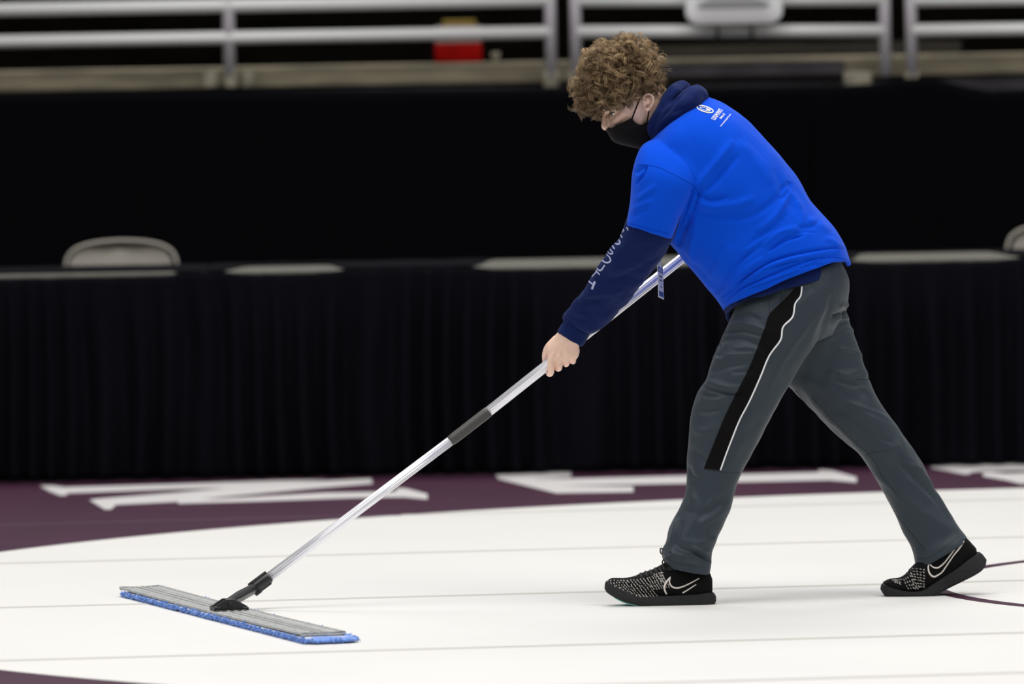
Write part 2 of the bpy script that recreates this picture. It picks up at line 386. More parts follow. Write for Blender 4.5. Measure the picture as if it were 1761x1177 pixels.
tag(o, 'black pleated skirt on the left table, below the beige chair back', 'table skirt', 'black table skirts')
o = table(bx(350), bx(350) + 1.83, 'skirted table in the middle, behind the mop pole', [(bx(402), bx(575), .5, .5), (bx(832), bx(1200), .8, .8)])
tag(o, 'black pleated skirt on the middle table, behind the mop pole', 'table skirt', 'black table skirts')
o = table(bx(350) + 1.83, bx(350) + 3.66, 'skirted table on the right, behind the walking person', [(bx(1480), bx(1735), .7, .7)])
tag(o, 'black pleated skirt on the right table, behind the trailing leg', 'table skirt', 'black table skirts')

def chair(cx, label):
    Y = YT + 1.3
    t = empty('folding_chair', (cx, Y - .2, 0), label, 'chair', 'beige folding chairs')
    R = []
    W = .205
    for k, (z, ww) in enumerate([(.50, .17), (.56, .19), (.64, .203), (.71, .205), (.77, .19), (.80, .165), (.815, .12), (.822, .05)]):
        R.append([(cx + ww * math.cos(a), Y + .035 * (1 - abs(math.cos(a))) + .02 * math.sin(a) * (1 if math.sin(a) > 0 else -.3) - .055 + (z - .5) * .25, z) for a in np.linspace(0, 2 * math.pi, 40, endpoint=False)])
    MB().rings(R).build('backrest', m_chair, t)
    MB().tube([(cx - .19, Y - .01, .54), (cx - .215, Y + .045, .72), (cx - .17, Y + .07, .81), (cx, Y + .085, .836), (cx + .17, Y + .07, .81), (cx + .215, Y + .045, .72), (cx + .19, Y - .01, .54)], .007, sub=6).build('back_frame', m_chair, t)
    MB().box((cx, Y - .25, .44), (.4, .4, .035)).build('seat', m_chair, t, bevel=.015)
    for s_ in (-1, 1):
        MB().tube([(cx + s_ * .21, Y + .02, .55), (cx + s_ * .21, Y - .42, .012)], .011).build('leg', m_grey, t)
        MB().tube([(cx + s_ * .19, Y - .4, .43), (cx + s_ * .19, Y + .02, .012)], .011).build('leg', m_grey, t)
    return t
cxl = P(208, 430, YT + 1.35 - 22)[0]; chair(cxl, 'beige folding chair whose rounded back shows above the left table')
chair(P(1828, 430, YT + 1.35 - 22)[0], 'beige folding chair at the far right edge, barely in view')

# tall black drape hung along the dasher
YD = 30.9
def dz(px, py, Y=YD): return P(px, py, Y - 22)
tops = [(-900, 168), (0, 160), (330, 157), (340, 158), (700, 155), (950, 152), (1200, 151), (1440, 147), (1500, 144), (1540, 135), (1600, 133), (1650, 146), (1700, 156), (1761, 153), (1850, 146), (2600, 140)]
TX = [dz(a, b)[0] for a, b in tops]; TZ = [dz(a, b)[2] for a, b in tops]
def drape_panel(x0, x1, label, sd):
    n, k = int(130 * (x1 - x0)), 30; v = []
    for j in range(k + 1):
        t_ = j / k
        for i in range(n + 1):
            x = x0 + (x1 - x0) * i / n; top = float(np.interp(x, TX, TZ))
            ph = x * 15 + 5 * noise.noise(Vector((x * 1.3, sd, 0)))
            v.append((x, YD + (.022 * math.sin(ph) + .03 * noise.noise(Vector((x * 2, t_ * .8, sd)))) * (1 - .6 * t_), .01 + (top - .01) * t_))
    f = [(j * (n + 1) + i, j * (n + 1) + i + 1, (j + 1) * (n + 1) + i + 1, (j + 1) * (n + 1) + i) for j in range(k) for i in range(n)]
    o = MB().add(v, f).build('black_drape', m_drape); base_at(o, ((x0 + x1) / 2, YD, 0)); so = o.modifiers.new('t', 'SOLIDIFY'); so.thickness = .004
    tag(o, label, 'drape', 'tall black drapes behind the tables')
drape_panel(-6.5, -.74, 'tall black drape behind the left table, below the white railing', 1.0)
drape_panel(-.76, 1.22, 'tall black drape behind the head and back of the person', 2.0)
drape_panel(1.2, 7.0, 'tall black drape at the right whose top rises then sags', 3.0)

# dasher ledge, stands
YL = 31.3
def zL(px, py, Y=YL): return P(px, py, Y - 22)[2]
m = MB(); zt, zb = zL(880, 107), zL(880, 143)
m.box((0, YL + .2, (zt + zb) / 2), (26, .4, zt - zb)); struct(m.build('trim_1', m_ledge, smooth=False, bevel=.01))
m = MB().box((0, YL + .23, zb / 2 - .001), (26, .4, zb - .002)); struct(m.build('wall_back', m_ledge2, smooth=False))
m = MB().box((.92, YL - .02, zL(1300, 118)), (.86, .03, .05)); struct(m.build('trim_2', m_ledge2, smooth=False))
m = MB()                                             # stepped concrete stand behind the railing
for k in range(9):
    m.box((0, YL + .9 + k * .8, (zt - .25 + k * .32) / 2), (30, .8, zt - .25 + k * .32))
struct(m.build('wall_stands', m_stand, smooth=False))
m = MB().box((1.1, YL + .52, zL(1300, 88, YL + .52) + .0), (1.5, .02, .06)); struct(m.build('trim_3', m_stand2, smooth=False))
YR = 31.15
def rail_section(x_posts, ends, label, ys, clamps):
    t = empty('guard_railing', (sum(ends) / 2, YR, 1.4), label, 'railing', 'white railings above the ledge')
    z_r = ys
    for px in x_posts:
        b = P(px, 122, YR - 22); MB().tube([(b[0], YR, b[2] - .02), (b[0], YR, b[2] + .62)], .0235, 20, round_ends=False).build('post', m_post, t)
    for zy in z_r + [z_r[0] - 150]:
        a = P(ends_px[0], zy, YR - 22); b = P(ends_px[1], zy, YR - 22)
        zz0, zz1 = P(ends_px[0], zy - (0 if True else 0), YR - 22)[2], None
        MB().tube([(a[0], YR, zrail(ends_px[0], zy)), (b[0], YR, zrail(ends_px[1], zy))], .0255, 20, round_ends=False).build('rail', m_rail, t)
    for px, wd in clamps:
        b = P(px, 137, YR - 22)
        MB().box((b[0], YR + .03, b[2]), (wd * .00232, .1, .065)).build('post_clamp', m_block, t, bevel=.006)
    return t
def zrail(px, off):
    """rail height: the railing follows the slightly rising ledge; off = photo row of the rail above the middle of its length"""
    return P(px, float(np.interp(px, [-300, 0, 390, 950, 1250, 1570, 1761, 2100], [77, 70, 63.5, 55, 54.5, 52.5, 50, 45])) + off, YR - 22)[2]
ends_px = (-300, 948)
rail_section([-260, 395, 948], [P(-300, 60, YR - 22)[0], P(948, 60, YR - 22)[0]], 'white two-bar railing section on the left, above the black drape', [0, -55], [(362, 22), (398, 20), (428, 20), (948, 26)])
ends_px = (991, 1523)
rail_section([991, 1523], [P(991, 60, YR - 22)[0], P(1523, 60, YR - 22)[0]], 'middle white railing section behind the curly head', [0, -54], [(1475, 46), (991, 22)])
ends_px = (1568, 2100)
rail_section([1568, 2060], [P(1568, 60, YR - 22)[0], P(2100, 60, YR - 22)[0]], 'white railing section at the right edge', [0, -52], [(1568, 22)])

# box clamped to the railing, carton and cup on the ledge
t = empty('equipment_panel', (P(1262, 40, YR - .09 - 22)[0], YR - .09, P(1262, 40, YR - .09 - 22)[2]), 'white rounded panel strapped to the middle railing section, above the person', 'panel')
pc = P(1262, 0, YR - .09 - 22); R = []
def rrect(cx, cz, wx, wz, r, n=6):
    o = []
    for qx, qz, a0 in ((1, 1, 0), (-1, 1, 90), (-1, -1, 180), (1, -1, 270)):
        for k in range(n + 1):
            a = math.radians(a0 + 90 * k / n); o.append((cx + qx * (wx / 2 - r) + r * math.cos(a), cz + qz * (wz / 2 - r) + r * math.sin(a)))
    return o
zc = pc[2] + .06
for y, s_ in ((YR - .12, .975), (YR - .115, 1), (YR - .055, 1), (YR - .05, .975)):
    R.append([(x, y, z) for x, z in rrect(pc[0], zc, .385 * s_, .31 * s_, .05)])
MB().rings(R).build('housing', m_panel, t)
MB().rings([[(x, y, z) for x, z in rrect(pc[0] - .003, zc + .02, .29, .22, .01)] for y in (YR - .121, YR - .127)]).build('face_plate', m_panel, t)
b = P(1258, 41, YR - .07 - 22); MB().box((b[0], YR - .075, b[2]), (.19, .04, .022)).build('bracket', m_panel2, t, bevel=.004)
for px in (1234, 1293):
    b = P(px, 55, YR - .03 - 22); MB().tube([(b[0], YR - .045, b[2] + .035), (b[0], YR - .03, b[2] - .02), (b[0], YR, b[2] - .031), (b[0], YR + .031, b[2]), (b[0], YR - .0, b[2] + .031)], .006, 8, 4).build('strap', m_black, t)
YB = YL + .16
c = P(788, 70, YB - 22); za = zt; h = P(788, 34, YB - 22)[2] - za
t = empty('carton', (c[0], YB, za), 'red, white and yellow carton on the ledge behind the left railing', 'carton')
sx = .19
MB().box((c[0], YB, za + h * .23), (sx, .12, h * .46)).build('lower_band', m_red, t, bevel=.004)
MB().box((c[0], YB, za + h * .66), (sx * .98, .118, h * .4)).build('middle_band', m_pink, t, bevel=.003)
MB().box((c[0] + .005, YB, za + h * .92), (sx * .7, .1, h * .16)).build('top_flap', m_yellow, t, bevel=.003)
c = P(852, 100, YB - 22)
t = MB(); R = [[(c[0] + r * math.cos(a), YB + r * math.sin(a), za + z) for a in np.linspace(0, 2 * math.pi, 24, endpoint=False)] for r, z in ((.014, .001), (.019, .04), (.0165, .04), (.012, .004))]
o = t.rings(R).build('paper_cup', m_block); base_at(o, (c[0], YB, za)); tag(o, 'small tan cup standing on the ledge right of the red carton', 'cup')
# ------------------------------------------------------------------ the person: body
def LP(xb, yu): return (1108 + .85 * xb - .52 * yu, 178 - .52 * xb - .85 * yu)   # head frame: back of head, up
def pole_c(x):  # centre line of the handle: photo column -> photo row, depth
    y = 993 + (x - 463) * (736 - 993) / (805 - 463) if x < 805 else 736 - .793 * (x - 805)
    return y, .22 * (x - 400) / 775
body = MB()
HR = [(88, -25, 20, .025), (84, -38, 32, .043), (75, -52, 43, .058), (60, -62, 50, .070), (45, -66, 48, .076), (32, -67.5, 45, .076), (24, -66, 42, .075), (16, -61, 39, .073),
      (8, -61, 36, .070), (0, -63, 32, .067), (-12, -66, 28, .063), (-25, -64, 12, .057), (-35, -62, -5, .048), (-42, -55, -20, .034), (-46, -48, -30, .018)]
body.loft([(*LP(f, y), *LP(b, y), 0, hw, 2.15) for y, f, b, hw in HR], n=48, sub=4)
body.loft([(1085, 195, 1137, 158, 0, .048), (1098, 228, 1155, 172, 0, .055), (1118, 258, 1190, 185, 0, .07), (1135, 285, 1215, 210, 0, .09)], sub=4)
# nose, nostril wings, brow, lids
body.tube([P(*LP(-62, 26), 0), P(*LP(-69, 16), 0), P(*LP(-74, 8), 0), P(*LP(-77.5, 1.5), 0)], [.0085, .0085, .0105, .0125], sub=3)
body.tube([P(*LP(-60, 22), 0), P(*LP(-62, 6), 0), P(*LP(-70, -1), 0)], [.012, .013, .011], sub=3)
for s_ in (-1, 1):
    body.tube([P(*LP(-71, 0), s_ * .0125), P(*LP(-76, -1), s_ * .009)], [.0065, .0065])
    body.tube([P(*LP(-64, 25), s_ * .008), P(*LP(-62, 28), s_ * .025), P(*LP(-54, 28), s_ * .045), P(*LP(-44, 24), s_ * .057)], [.006, .0075, .0075, .006], sub=3)
    body.tube([P(*LP(-61, 8), s_ * .014), P(*LP(-65, 1), s_ * .014), P(*LP(-63, -8), s_ * .02)], [.009, .0125, .014], sub=3)      # side of the nose
    body.tube([P(*LP(-57, -2), s_ * .026), P(*LP(-52, 0), s_ * .038), P(*LP(-38, 4), s_ * .052)], [.0145, .016, .013], sub=3)   # cheek
    # upper and lower lids round the eyeball
    body.tube([P(*LP(-61, 15.5), s_ * .018), P(*LP(-60, 18.8), s_ * .026), P(*LP(-55, 19.5), s_ * .037), P(*LP(-46, 16), s_ * .047)], [.004, .0056, .006, .0055], sub=3)
    body.tube([P(*LP(-60, 13), s_ * .018), P(*LP(-58, 8.6), s_ * .026), P(*LP(-53, 8.2), s_ * .037), P(*LP(-45, 12), s_ * .047)], [.004, .0056, .0056, .005], sub=3)
    # ear: shell, rim, lobe
    e0 = .066
    body.loft([(1109, 178, 1117, 174, s_ * e0, .01), (1105, 180, 1121, 174, s_ * (e0 + .006), .006)], sub=2, n=20)
    E = [(1106, 176), (1105.5, 168), (1110, 163), (1117, 162), (1122.5, 166.5), (1123.5, 173.5), (1120.5, 181), (1117, 187), (1113.5, 190), (1111, 187.5)]
    body.tube([P(x, y, s_ * (e0 + .008 + .006 * min(1, max(0, (x - 1106) / 14)))) for x, y in E], [.0032] * 8 + [.0045, .0035], 10, 3)
    body.tube([P(1108, 184, s_ * (e0 + .006)), P(1108, 179, s_ * (e0 + .008)), P(1113, 170, s_ * (e0 + .008)), P(1117, 171, s_ * (e0 + .009)), P(1117.5, 178, s_ * (e0 + .009))], [.003, .003, .0022, .0022, .002], 8, 3)
    body.loft([(1106, 174, 1122, 174, s_ * (e0 + .002), .006), (1107, 174, 1122, 174, s_ * (e0 + .0065), .004)], sub=2, n=20)
    for (fx, fy, bx_, by_) in ((1107, 182, 1120, 178), (1109, 187, 1117, 185), (1107, 169, 1122, 168)):
        body.loft([(fx, fy, bx_, by_, s_ * (e0 + .004), .006), (fx + 1, fy, bx_ - 1, by_, s_ * (e0 + .0085), .004)], sub=2, n=16)
# trunk and legs under the clothes
body.loft([(1130, 240, 1195, 190, 0, .08), (1122, 275, 1238, 200, 0, .15), (1128, 330, 1280, 240, -.01, .165), (1150, 385, 1330, 290, -.01, .15), (1180, 430, 1378, 350, -.01, .135), (1215, 470, 1420, 400, -.01, .14), (1280, 520, 1435, 462, 0, .135), (1290, 560, 1435, 520, 0, .135), (1310, 590, 1430, 560, 0, .12)], sub=4)
body.tube([P(1335, 540, -.08), P(1265, 700, -.08), P(1232, 810, -.07), P(1205, 890, -.065), P(1188, 975, -.065), P(1190, 1012, -.06)], [.08, .062, .048, .042, .035, .032], 20, 4)
body.tube([P(1190, 1018, -.06), P(1130, 1022, -.06), P(1075, 1020, -.06)], [.03, .034, .02], 16, 4)
body.tube([P(1385, 550, .08), P(1462, 690, .09), P(1533, 795, .1), P(1585, 880, .105), P(1625, 940, .11), P(1638, 968, .11)], [.08, .06, .045, .04, .033, .03], 20, 4)
body.tube([P(1640, 965, .11), P(1590, 1000, .11), P(1545, 1014, .11)], [.03, .032, .02], 16, 4)
# arms
body.tube([P(1160, 275, -.13), P(1120, 375, -.125), P(1086, 450, -.065), P(1033, 523, .02), P(999, 562, .088), P(980, 583, .108)], [.052, .042, .036, .028, .021, .022], 20, 5)
body.tube([P(1190, 270, .12), P(1250, 298, .22), P(1320, 330, .34), P(1292, 346, .32), P(1266, 364, .295)], [.052, .045, .038, .034, .026], 20, 5)
def hand(mb, sh, mirror):
    """hand closed round the handle; mirror = the far hand, the other side of the handle"""
    sx, sy = (285, pole_c(1243)[0] - pole_c(958)[0]) if mirror else (0, 0)
    def Q(x, y, d):
        dp = pole_c(958)[1]
        if mirror: return P(x + sx, y + sy, pole_c(1243)[1] - (d - dp))
        return P(x, y, d)
    def L(keys):
        K = []
        for fx, fy, bx_, by_, d, w_ in keys:
            dp = pole_c(958)[1]; dd = pole_c(1243)[1] - (d - dp) if mirror else d
            K.append((fx + sx, fy + sy, bx_ + sx, by_ + sy, dd, w_, 2.5))
        mb.loft(K, sub=4, n=28)
    L([(966, 565, 1000, 588, .095, .02), (957, 574, 996, 596, .103, .02), (948, 586, 997, 603, .11, .02), (940.5, 600, 995.5, 611, .114, .019), (941.5, 611, 993, 616, .116, .0165), (945, 621, 989, 620, .117, .012)])
    F = [([(950, 606, .112), (947.5, 621, .112), (947.5, 640, .128), (944, 643, .163), (941, 636, .18)], [.0095, .0102, .0095, .0085, .007]),
         ([(962, 606, .112), (961.5, 619, .112), (961.5, 633, .127), (958, 633, .165), (955, 624, .18)], [.0095, .01, .0092, .0085, .0072]),
         ([(974, 604, .112), (973.8, 616, .113), (974, 626.5, .128), (971, 624, .162), (968, 614, .176)], [.009, .0095, .0086, .008, .007]),
         ([(985.5, 603, .112), (985.5, 614, .114), (985.5, 622.5, .128), (983, 617, .158), (980, 608, .17)], [.0085, .009, .008, .0072, .0062])]
    for pts, r in F: mb.tube([Q(*p) for p in pts], r, 14, 3)
    mb.tube([Q(958, 584, .112), Q(944.5, 596, .125), Q(938.5, 606, .15), Q(937.5, 618, .177), Q(940, 634, .184)], [.014, .0115, .0095, .009, .0075], 14, 3)
    for x, y in ((951, 611), (962.5, 611), (974, 610), (985, 608)): mb.tube([Q(x, y - 3, .1005), Q(x - .3, y + 2, .1005)], .0042, 8)
hand(body, 0, False); hand(body, 0, True)
me = remesh(body, .0026, 3, .45)
# eye sockets: press the skin in beside the nose bridge, and small creases between knuckles
v = getv(me); q = proj(v); nn = getn(me)
for c_, r_, dep in ((LP(-60, 13), 6, .0035),):
    g = np.exp(-((q[:, 0] - c_[0]) ** 2 + (q[:, 1] - c_[1]) ** 2) / r_ ** 2) * (np.abs(v[:, 1] - 22) > .014) * (np.abs(v[:, 1] - 22) < .06)
    v[:, 0] += g * dep
setv(me, v)
folds(me, [([(955, 628), (956.5, 637)], 1.6, -2.2), ([(968.5, 622), (969, 632)], 1.5, -2), ([(980, 618), (980.5, 627)], 1.5, -1.8), ([(944, 604), (942, 622)], 2.5, -.8),
           ([(956, 600), (957, 616)], 2.5, -.7), ([(968, 598), (969, 614)], 2.5, -.6), ([(979, 597), (980, 612)], 2.5, -.6), ([(946, 622), (953, 621)], 1.3, -.8), ([(958, 621), (964, 620)], 1.3, -.7)], 1.5)
person = link('person', me, m_skin); base_at(person, P(1300, 1030, 0) * [1, 1, 0])
tag(person, 'person in blue T-shirt, navy hoodie and black mask bending forward to push the mop', 'person')
body_bvh = bvh_of(me, person.location)
# eyes
for s_ in (-1, 1):
    c_ = P(*LP(-51, 14.2), s_ * .0305); eb = MB()
    eb.rings([[c_ + .0118 * np.array([math.cos(t) * math.cos(a), math.cos(t) * math.sin(a), math.sin(t)]) for a in np.linspace(0, 2 * math.pi, 24, endpoint=False)] for t in np.linspace(-1.5, 1.5, 13)])
    e = eb.build('eyeball', m_eye, person)
    look = np.array([-.86, s_ * .18, -.48]); look /= np.linalg.norm(look); a1 = np.cross(look, [0, 1, 0]); a1 /= np.linalg.norm(a1); a2 = np.cross(look, a1)
    MB().rings([[c_ + look * k + r * (math.cos(a) * a1 + math.sin(a) * a2) for a in np.linspace(0, 2 * math.pi, 20, endpoint=False)] for k, r in ((.0095, .0055), (.0112, .0053), (.0122, .003))]).build('iris', m_iris, e)
    l = MB().tube([P(*LP(-63, 13.5), s_ * .02), P(*LP(-62, 15.5), s_ * .028), P(*LP(-58, 15.8), s_ * .0385), P(*LP(-51, 13.5), s_ * .047)], [.0008, .0014, .0014, .001], 6, 4)
    l.build('eyelashes', m_lash, person)
    MB().tube([P(*LP(-68, 28), s_ * .012), P(*LP(-66, 32), s_ * .026), P(*LP(-57, 33), s_ * .046)], [.0015, .0028, .0012], 8, 4).build('eyebrow', m_lash, person)

# ------------------------------------------------------------------ hoodie
def hem_in(keys, prev, t=.10):
    """turn the edge of a garment inwards so the opening is hollow"""
    k = list(keys[-1]) + [2.2, 0, 0][len(keys[-1]) - 6:]; p = list(prev) + [2.2, 0, 0][len(prev) - 6:]
    def sh(r, s_):
        r = list(r); cx, cy = (r[0] + r[2]) / 2, (r[1] + r[3]) / 2
        return [cx + (r[0] - cx) * s_, cy + (r[1] - cy) * s_, cx + (r[2] - cx) * s_, cy + (r[3] - cy) * s_, r[4], r[5] * s_, *r[6:]]
    return [sh(k, 1 - t * .5), sh(k, 1 - t), sh(p, 1 - t * 1.15)]
def garment(mb, keys, n=48, sub=5, hem=None, t=.1):
    K = [list(k) + [2.2, 0, 0][len(k) - 6:] for k in keys]; A = list(catmull(K, sub))
    if hem: A = A + [np.array(r) for r in hem_in(keys, keys[-2], t)]
    mb.rings([ring(*a, n=n) for a in A])
hd = MB()
garment(hd, [(1135, 255, 1200, 185, 0, .09), (1120, 300, 1262, 215, 0, .16), (1150, 385, 1345, 290, 0, .165), (1200, 450, 1405, 385, 0, .158), (1232, 498, 1434, 434, 0, .160, 2.3, 6, .5),
             (1246, 530, 1440, 455, 0, .168, 2.3, 12, .8), (1253, 558, 1445, 470, 0, .176, 2.3, 20, 1)], hem=True, t=.07)
SLV = [(1120, 270, 1195, 310, -.14, .06), (1090, 345, 1172, 370, -.145, .066), (1071, 396, 1156, 416, -.13, .067), (1050, 427, 1135, 448, -.095, .066), (1026, 462, 1112, 481, -.045, .064), (1003, 499, 1088, 510, .0, .062),
       (986, 519, 1064, 537, .04, .058), (969, 540, 1040, 561, .075, .052), (967, 549, 1024, 573, .088, .046), (970, 552, 1015, 576, .09, .038), (963, 560, 1009, 586, .094, .036), (957, 571, 1000, 597, .098, .034)]
garment(hd, SLV, sub=4, hem=True, t=.22)
hd.tube([P(1190, 270, .12), P(1250, 298, .22), P(1320, 330, .34), P(1292, 346, .325), P(1272, 360, .30)], [.06, .056, .052, .046, .034], 24, 5, round_ends=False)
# hood lying round the neck
def hood(pts, rad):
    pts = [(x, y, d) for x, y, d in pts]; full = pts + [(x, y, -d) for x, y, d in pts[::-1][1:]]; r = rad + rad[::-1][1:]
    hd.tube([P(x, y, d) for x, y, d in full], r, 20, 5)
hood([(1119, 243, -.02), (1122, 222, -.062), (1136, 194, -.082), (1154, 165, -.068), (1168, 156, -.03), (1171, 155, 0)], [.014, .017, .019, .0215, .026, .027])
hood([(1128, 236, -.05), (1140, 214, -.085), (1160, 193, -.104), (1183, 176, -.098), (1196, 168, -.06), (1200, 166, 0)], [.016, .021, .026, .031, .031, .031])
hd.loft([(1118, 240, 1165, 190, 0, .085), (1125, 215, 1190, 175, 0, .095), (1140, 190, 1195, 165, 0, .08)], sub=4)
me = remesh(hd, .0036, 4)
folds(me, [([(1184, 146), (1172, 160), (1160, 173), (1146, 192), (1136, 208)], 4, -6, 1), ([(1160, 140), (1150, 158), (1139, 178), (1128, 205)], 3, 2.5), ([(1154, 150), (1146, 170), (1134, 192)], 2, -1.5),
           ([(1215, 170), (1195, 182), (1170, 192), (1150, 203)], 4, 2),
           ([(995, 520), (1015, 508), (1045, 505), (1070, 500)], 5, 3), ([(988, 530), (1010, 520), (1040, 518)], 4, -2.5), ([(975, 545), (990, 540), (1020, 548)], 4, 2.5),
           ([(1030, 475), (1060, 462), (1090, 455), (1115, 440)], 7, 3), ([(1022, 488), (1050, 480), (1085, 476)], 6, -3), ([(1060, 430), (1085, 420), (1120, 415)], 6, 2),
           ([(1000, 560), (1020, 545), (1045, 535)], 5, 2), ([(1090, 490), (1060, 515), (1030, 545)], 5, -2), ([(968, 545), (985, 556), (1000, 568), (1018, 578)], 2.2, -1.6),
           ([(1163, 140), (1161, 150), (1155, 162)], 1.6, -2), ([(1170, 140), (1167, 152)], 1.5, -2), ([(1176, 142), (1171, 156)], 1.5, -1.8), ([(1200, 150), (1195, 165), (1180, 178)], 5, 2), ([(1205, 178), (1180, 186), (1155, 196)], 3, -2.5)], 1.4)
rumple(me, .006, .05, seed=3); rumple(me, .002, .02, seed=8)
hoodie = link('hoodie', me, m_navy, person); hoodie['label'] = 'navy hooded sweatshirt under the T-shirt'
hb = bvh_of(me, person.location)
def SX(x, y): return (1000 + x / 9.05, 380 + y / 9.05)
m = MB()
for pts, wd in [([(105, 935), (145, 965), (180, 990)], 2.1), ([(212, 945), (188, 1005), (165, 1065)], 3.8), ([(285, 840), (250, 800), (215, 765)], 2), ([(240, 795), (205, 830), (165, 875)], 1.8),
                ([(365, 688), (335, 735), (310, 765), (280, 772), (240, 742)], [2.6, 2.6, 3, 2.4, 1.6]), ([(385, 512), (410, 540), (440, 570), (455, 620), (410, 652), (350, 638), (320, 600), (322, 575)], [1.2, 1.5, 2, 2.8, 2.8, 2.2, 1.8, 1.4]),
                ([(402, 470), (420, 495), (445, 515), (480, 515), (485, 492), (460, 460), (432, 428)], [1.2, 1.3, 1.7, 2.6, 2, 1.5, 1.2]), ([(475, 380), (498, 412), (520, 445)], 1.8),
                ([(580, 292), (602, 330), (590, 358), (555, 365), (520, 350)], [1.4, 2.6, 3.2, 2.4, 1.2]), ([(600, 238), (598, 190), (615, 140), (645, 130), (658, 155), (630, 178), (603, 182)], [1.6, 1.6, 1.6, 1.8, 2, 1.5, 1.4]), ([(604, 205), (620, 235), (640, 265)], 1.7),
                ([(702, 105), (722, 125), (722, 152)], 2)]:
    dstrip(m, hb, [SX(*p) for p in pts], wd, off=.0008)
m.build('sleeve_print', m_print2, hoodie)['label'] = 'pale lettering down the sleeve'
m = MB(); dstrip(m, hb, [(971, 550), (977, 556), (990, 566), (1003, 573), (1012, 576)], .8, .0002, th=.0003); m.build('cuff_seam', m_nseam, hoodie)

# ------------------------------------------------------------------ T-shirt
ts = MB()
garment(ts, [(1122, 236, 1192, 168, 0, .085, 2.2), (1108, 252, 1216, 166, 0, .14, 2.2), (1097, 282, 1250, 181, 0, .185, 2.3), (1104, 330, 1292, 212, 0, .205, 2.4), (1124, 380, 1332, 255, -.01, .2, 2.3), (1148, 415, 1365, 297, -.01, .19, 2.2), (1172, 445, 1398, 348, -.01, .185, 2.2),
             (1196, 470, 1432, 391, -.01, .186, 2.25, 3, 0), (1216, 496, 1452, 421, -.005, .188, 2.3, 8, 0), (1232, 516, 1459, 441, 0, .19, 2.3, 14, -.1), (1244, 536, 1463, 456, 0, .19, 2.3, 19, -.2)], hem=True, t=.06)
TSL = [(1140, 232, 1215, 280, -.07, .085), (1106, 248, 1208, 302, -.125, .088), (1090, 288, 1198, 325, -.155, .088), (1085, 340, 1180, 358, -.152, .085), (1079, 368, 1166, 388, -.145, .083), (1074, 388, 1156, 410, -.138, .082)]
garment(ts, TSL, sub=5, hem=True, t=.12)
ts.tube([P(1190, 262, .10), P(1235, 288, .19), P(1278, 310, .27)], [.088, .083, .078], 28, 6, round_ends=False)
me = remesh(ts, .0036, 4)
TF = [([(1250, 505), (1280, 480), (1320, 462), (1370, 450), (1410, 445)], 2, -2.6, 1), ([(1262, 492), (1295, 468), (1335, 452)], 2, -2, 1), ([(1300, 488), (1340, 472), (1390, 458), (1430, 455)], 1.8, -1.8), ([(1330, 425), (1355, 408), (1380, 400), (1405, 402)], 2.5, -2.4, 1), ([(1275, 440), (1300, 418), (1325, 400), (1345, 380)], 4, 2.4), ([(1262, 460), (1290, 435), (1315, 420)], 3.5, -2), ([(1218, 470), (1232, 440), (1245, 420)], 4, -2.4), ([(1415, 410), (1432, 416), (1446, 430)], 4, 2.2), ([(1340, 345), (1352, 335), (1362, 318)], 3, -3), ([(1365, 330), (1372, 350), (1374, 372)], 4, 2),
      ([(1197, 325), (1215, 300), (1240, 270), (1262, 240)], 7, 5), ([(1205, 335), (1225, 318), (1250, 290), (1270, 265)], 5, -4), ([(1183, 322), (1205, 338), (1225, 345), (1255, 338)], 5, -4),
      ([(1196, 350), (1225, 356), (1265, 352), (1300, 340)], 7, 4), ([(1190, 360), (1230, 372), (1280, 374), (1320, 355), (1350, 325)], 6, -3.5), ([(1185, 362), (1183, 380), (1172, 400), (1166, 425)], 6, -8), ([(1195, 368), (1196, 395), (1188, 430), (1192, 455)], 6, 3.5),
      ([(1207, 318), (1199, 345), (1190, 365)], 4, -5), ([(1340, 330), (1355, 318), (1358, 312)], 5, -3), ([(1300, 400), (1330, 375), (1350, 345), (1356, 318)], 6, 4), ([(1280, 430), (1310, 405), (1335, 390), (1352, 365)], 5, -3),
      ([(1320, 435), (1350, 415), (1385, 405)], 4, -5, 1), ([(1310, 425), (1340, 400), (1375, 392)], 5, 3), ([(1385, 380), (1405, 385), (1425, 400)], 6, 3), ([(1370, 395), (1395, 390), (1410, 380)], 5, -3),
      ([(1236, 515), (1262, 498), (1295, 470), (1330, 450), (1380, 436), (1430, 428), (1455, 430)], 3.2, -4.5, 1), ([(1230, 512), (1256, 490), (1285, 462), (1315, 442)], 4, 3.5), ([(1244, 522), (1272, 500), (1310, 482), (1360, 460), (1400, 447), (1445, 440)], 3.2, -4, 1),
      ([(1240, 516), (1270, 490), (1305, 468), (1350, 448), (1400, 438)], 3.5, 3.5), ([(1226, 505), (1250, 480), (1275, 448), (1300, 425)], 5, -3), ([(1215, 485), (1240, 455), (1262, 420)], 8, 2.5), ([(1255, 512), (1290, 494), (1340, 474), (1400, 455)], 3.2, 3),
      ([(1265, 245), (1290, 262), (1310, 290), (1325, 320)], 10, 3), ([(1160, 440), (1200, 470), (1228, 500)], 5, 3),
      ([(1092, 300), (1100, 292), (1108, 286)], 4, -4), ([(1093, 320), (1106, 300), (1112, 285)], 3, -6, 1), ([(1092, 345), (1110, 333), (1130, 318)], 5, 3), ([(1086, 362), (1105, 352), (1125, 345)], 5, 2.5), ([(1084, 375), (1100, 366), (1118, 360)], 4, -1.8),
      ([(1194, 322), (1184, 352), (1174, 380), (1163, 405)], 3, -4, -1), ([(1150, 260), (1180, 285), (1200, 310)], 9, 2), ([(1330, 290), (1345, 320), (1360, 350), (1380, 370)], 7, -2.5), ([(1370, 345), (1378, 365), (1380, 390)], 6, 2.5)]
folds(me, TF, 1.7); rumple(me, .006, .11, seed=9); rumple(me, .0018, .04, (1, 1, .6), seed=1)
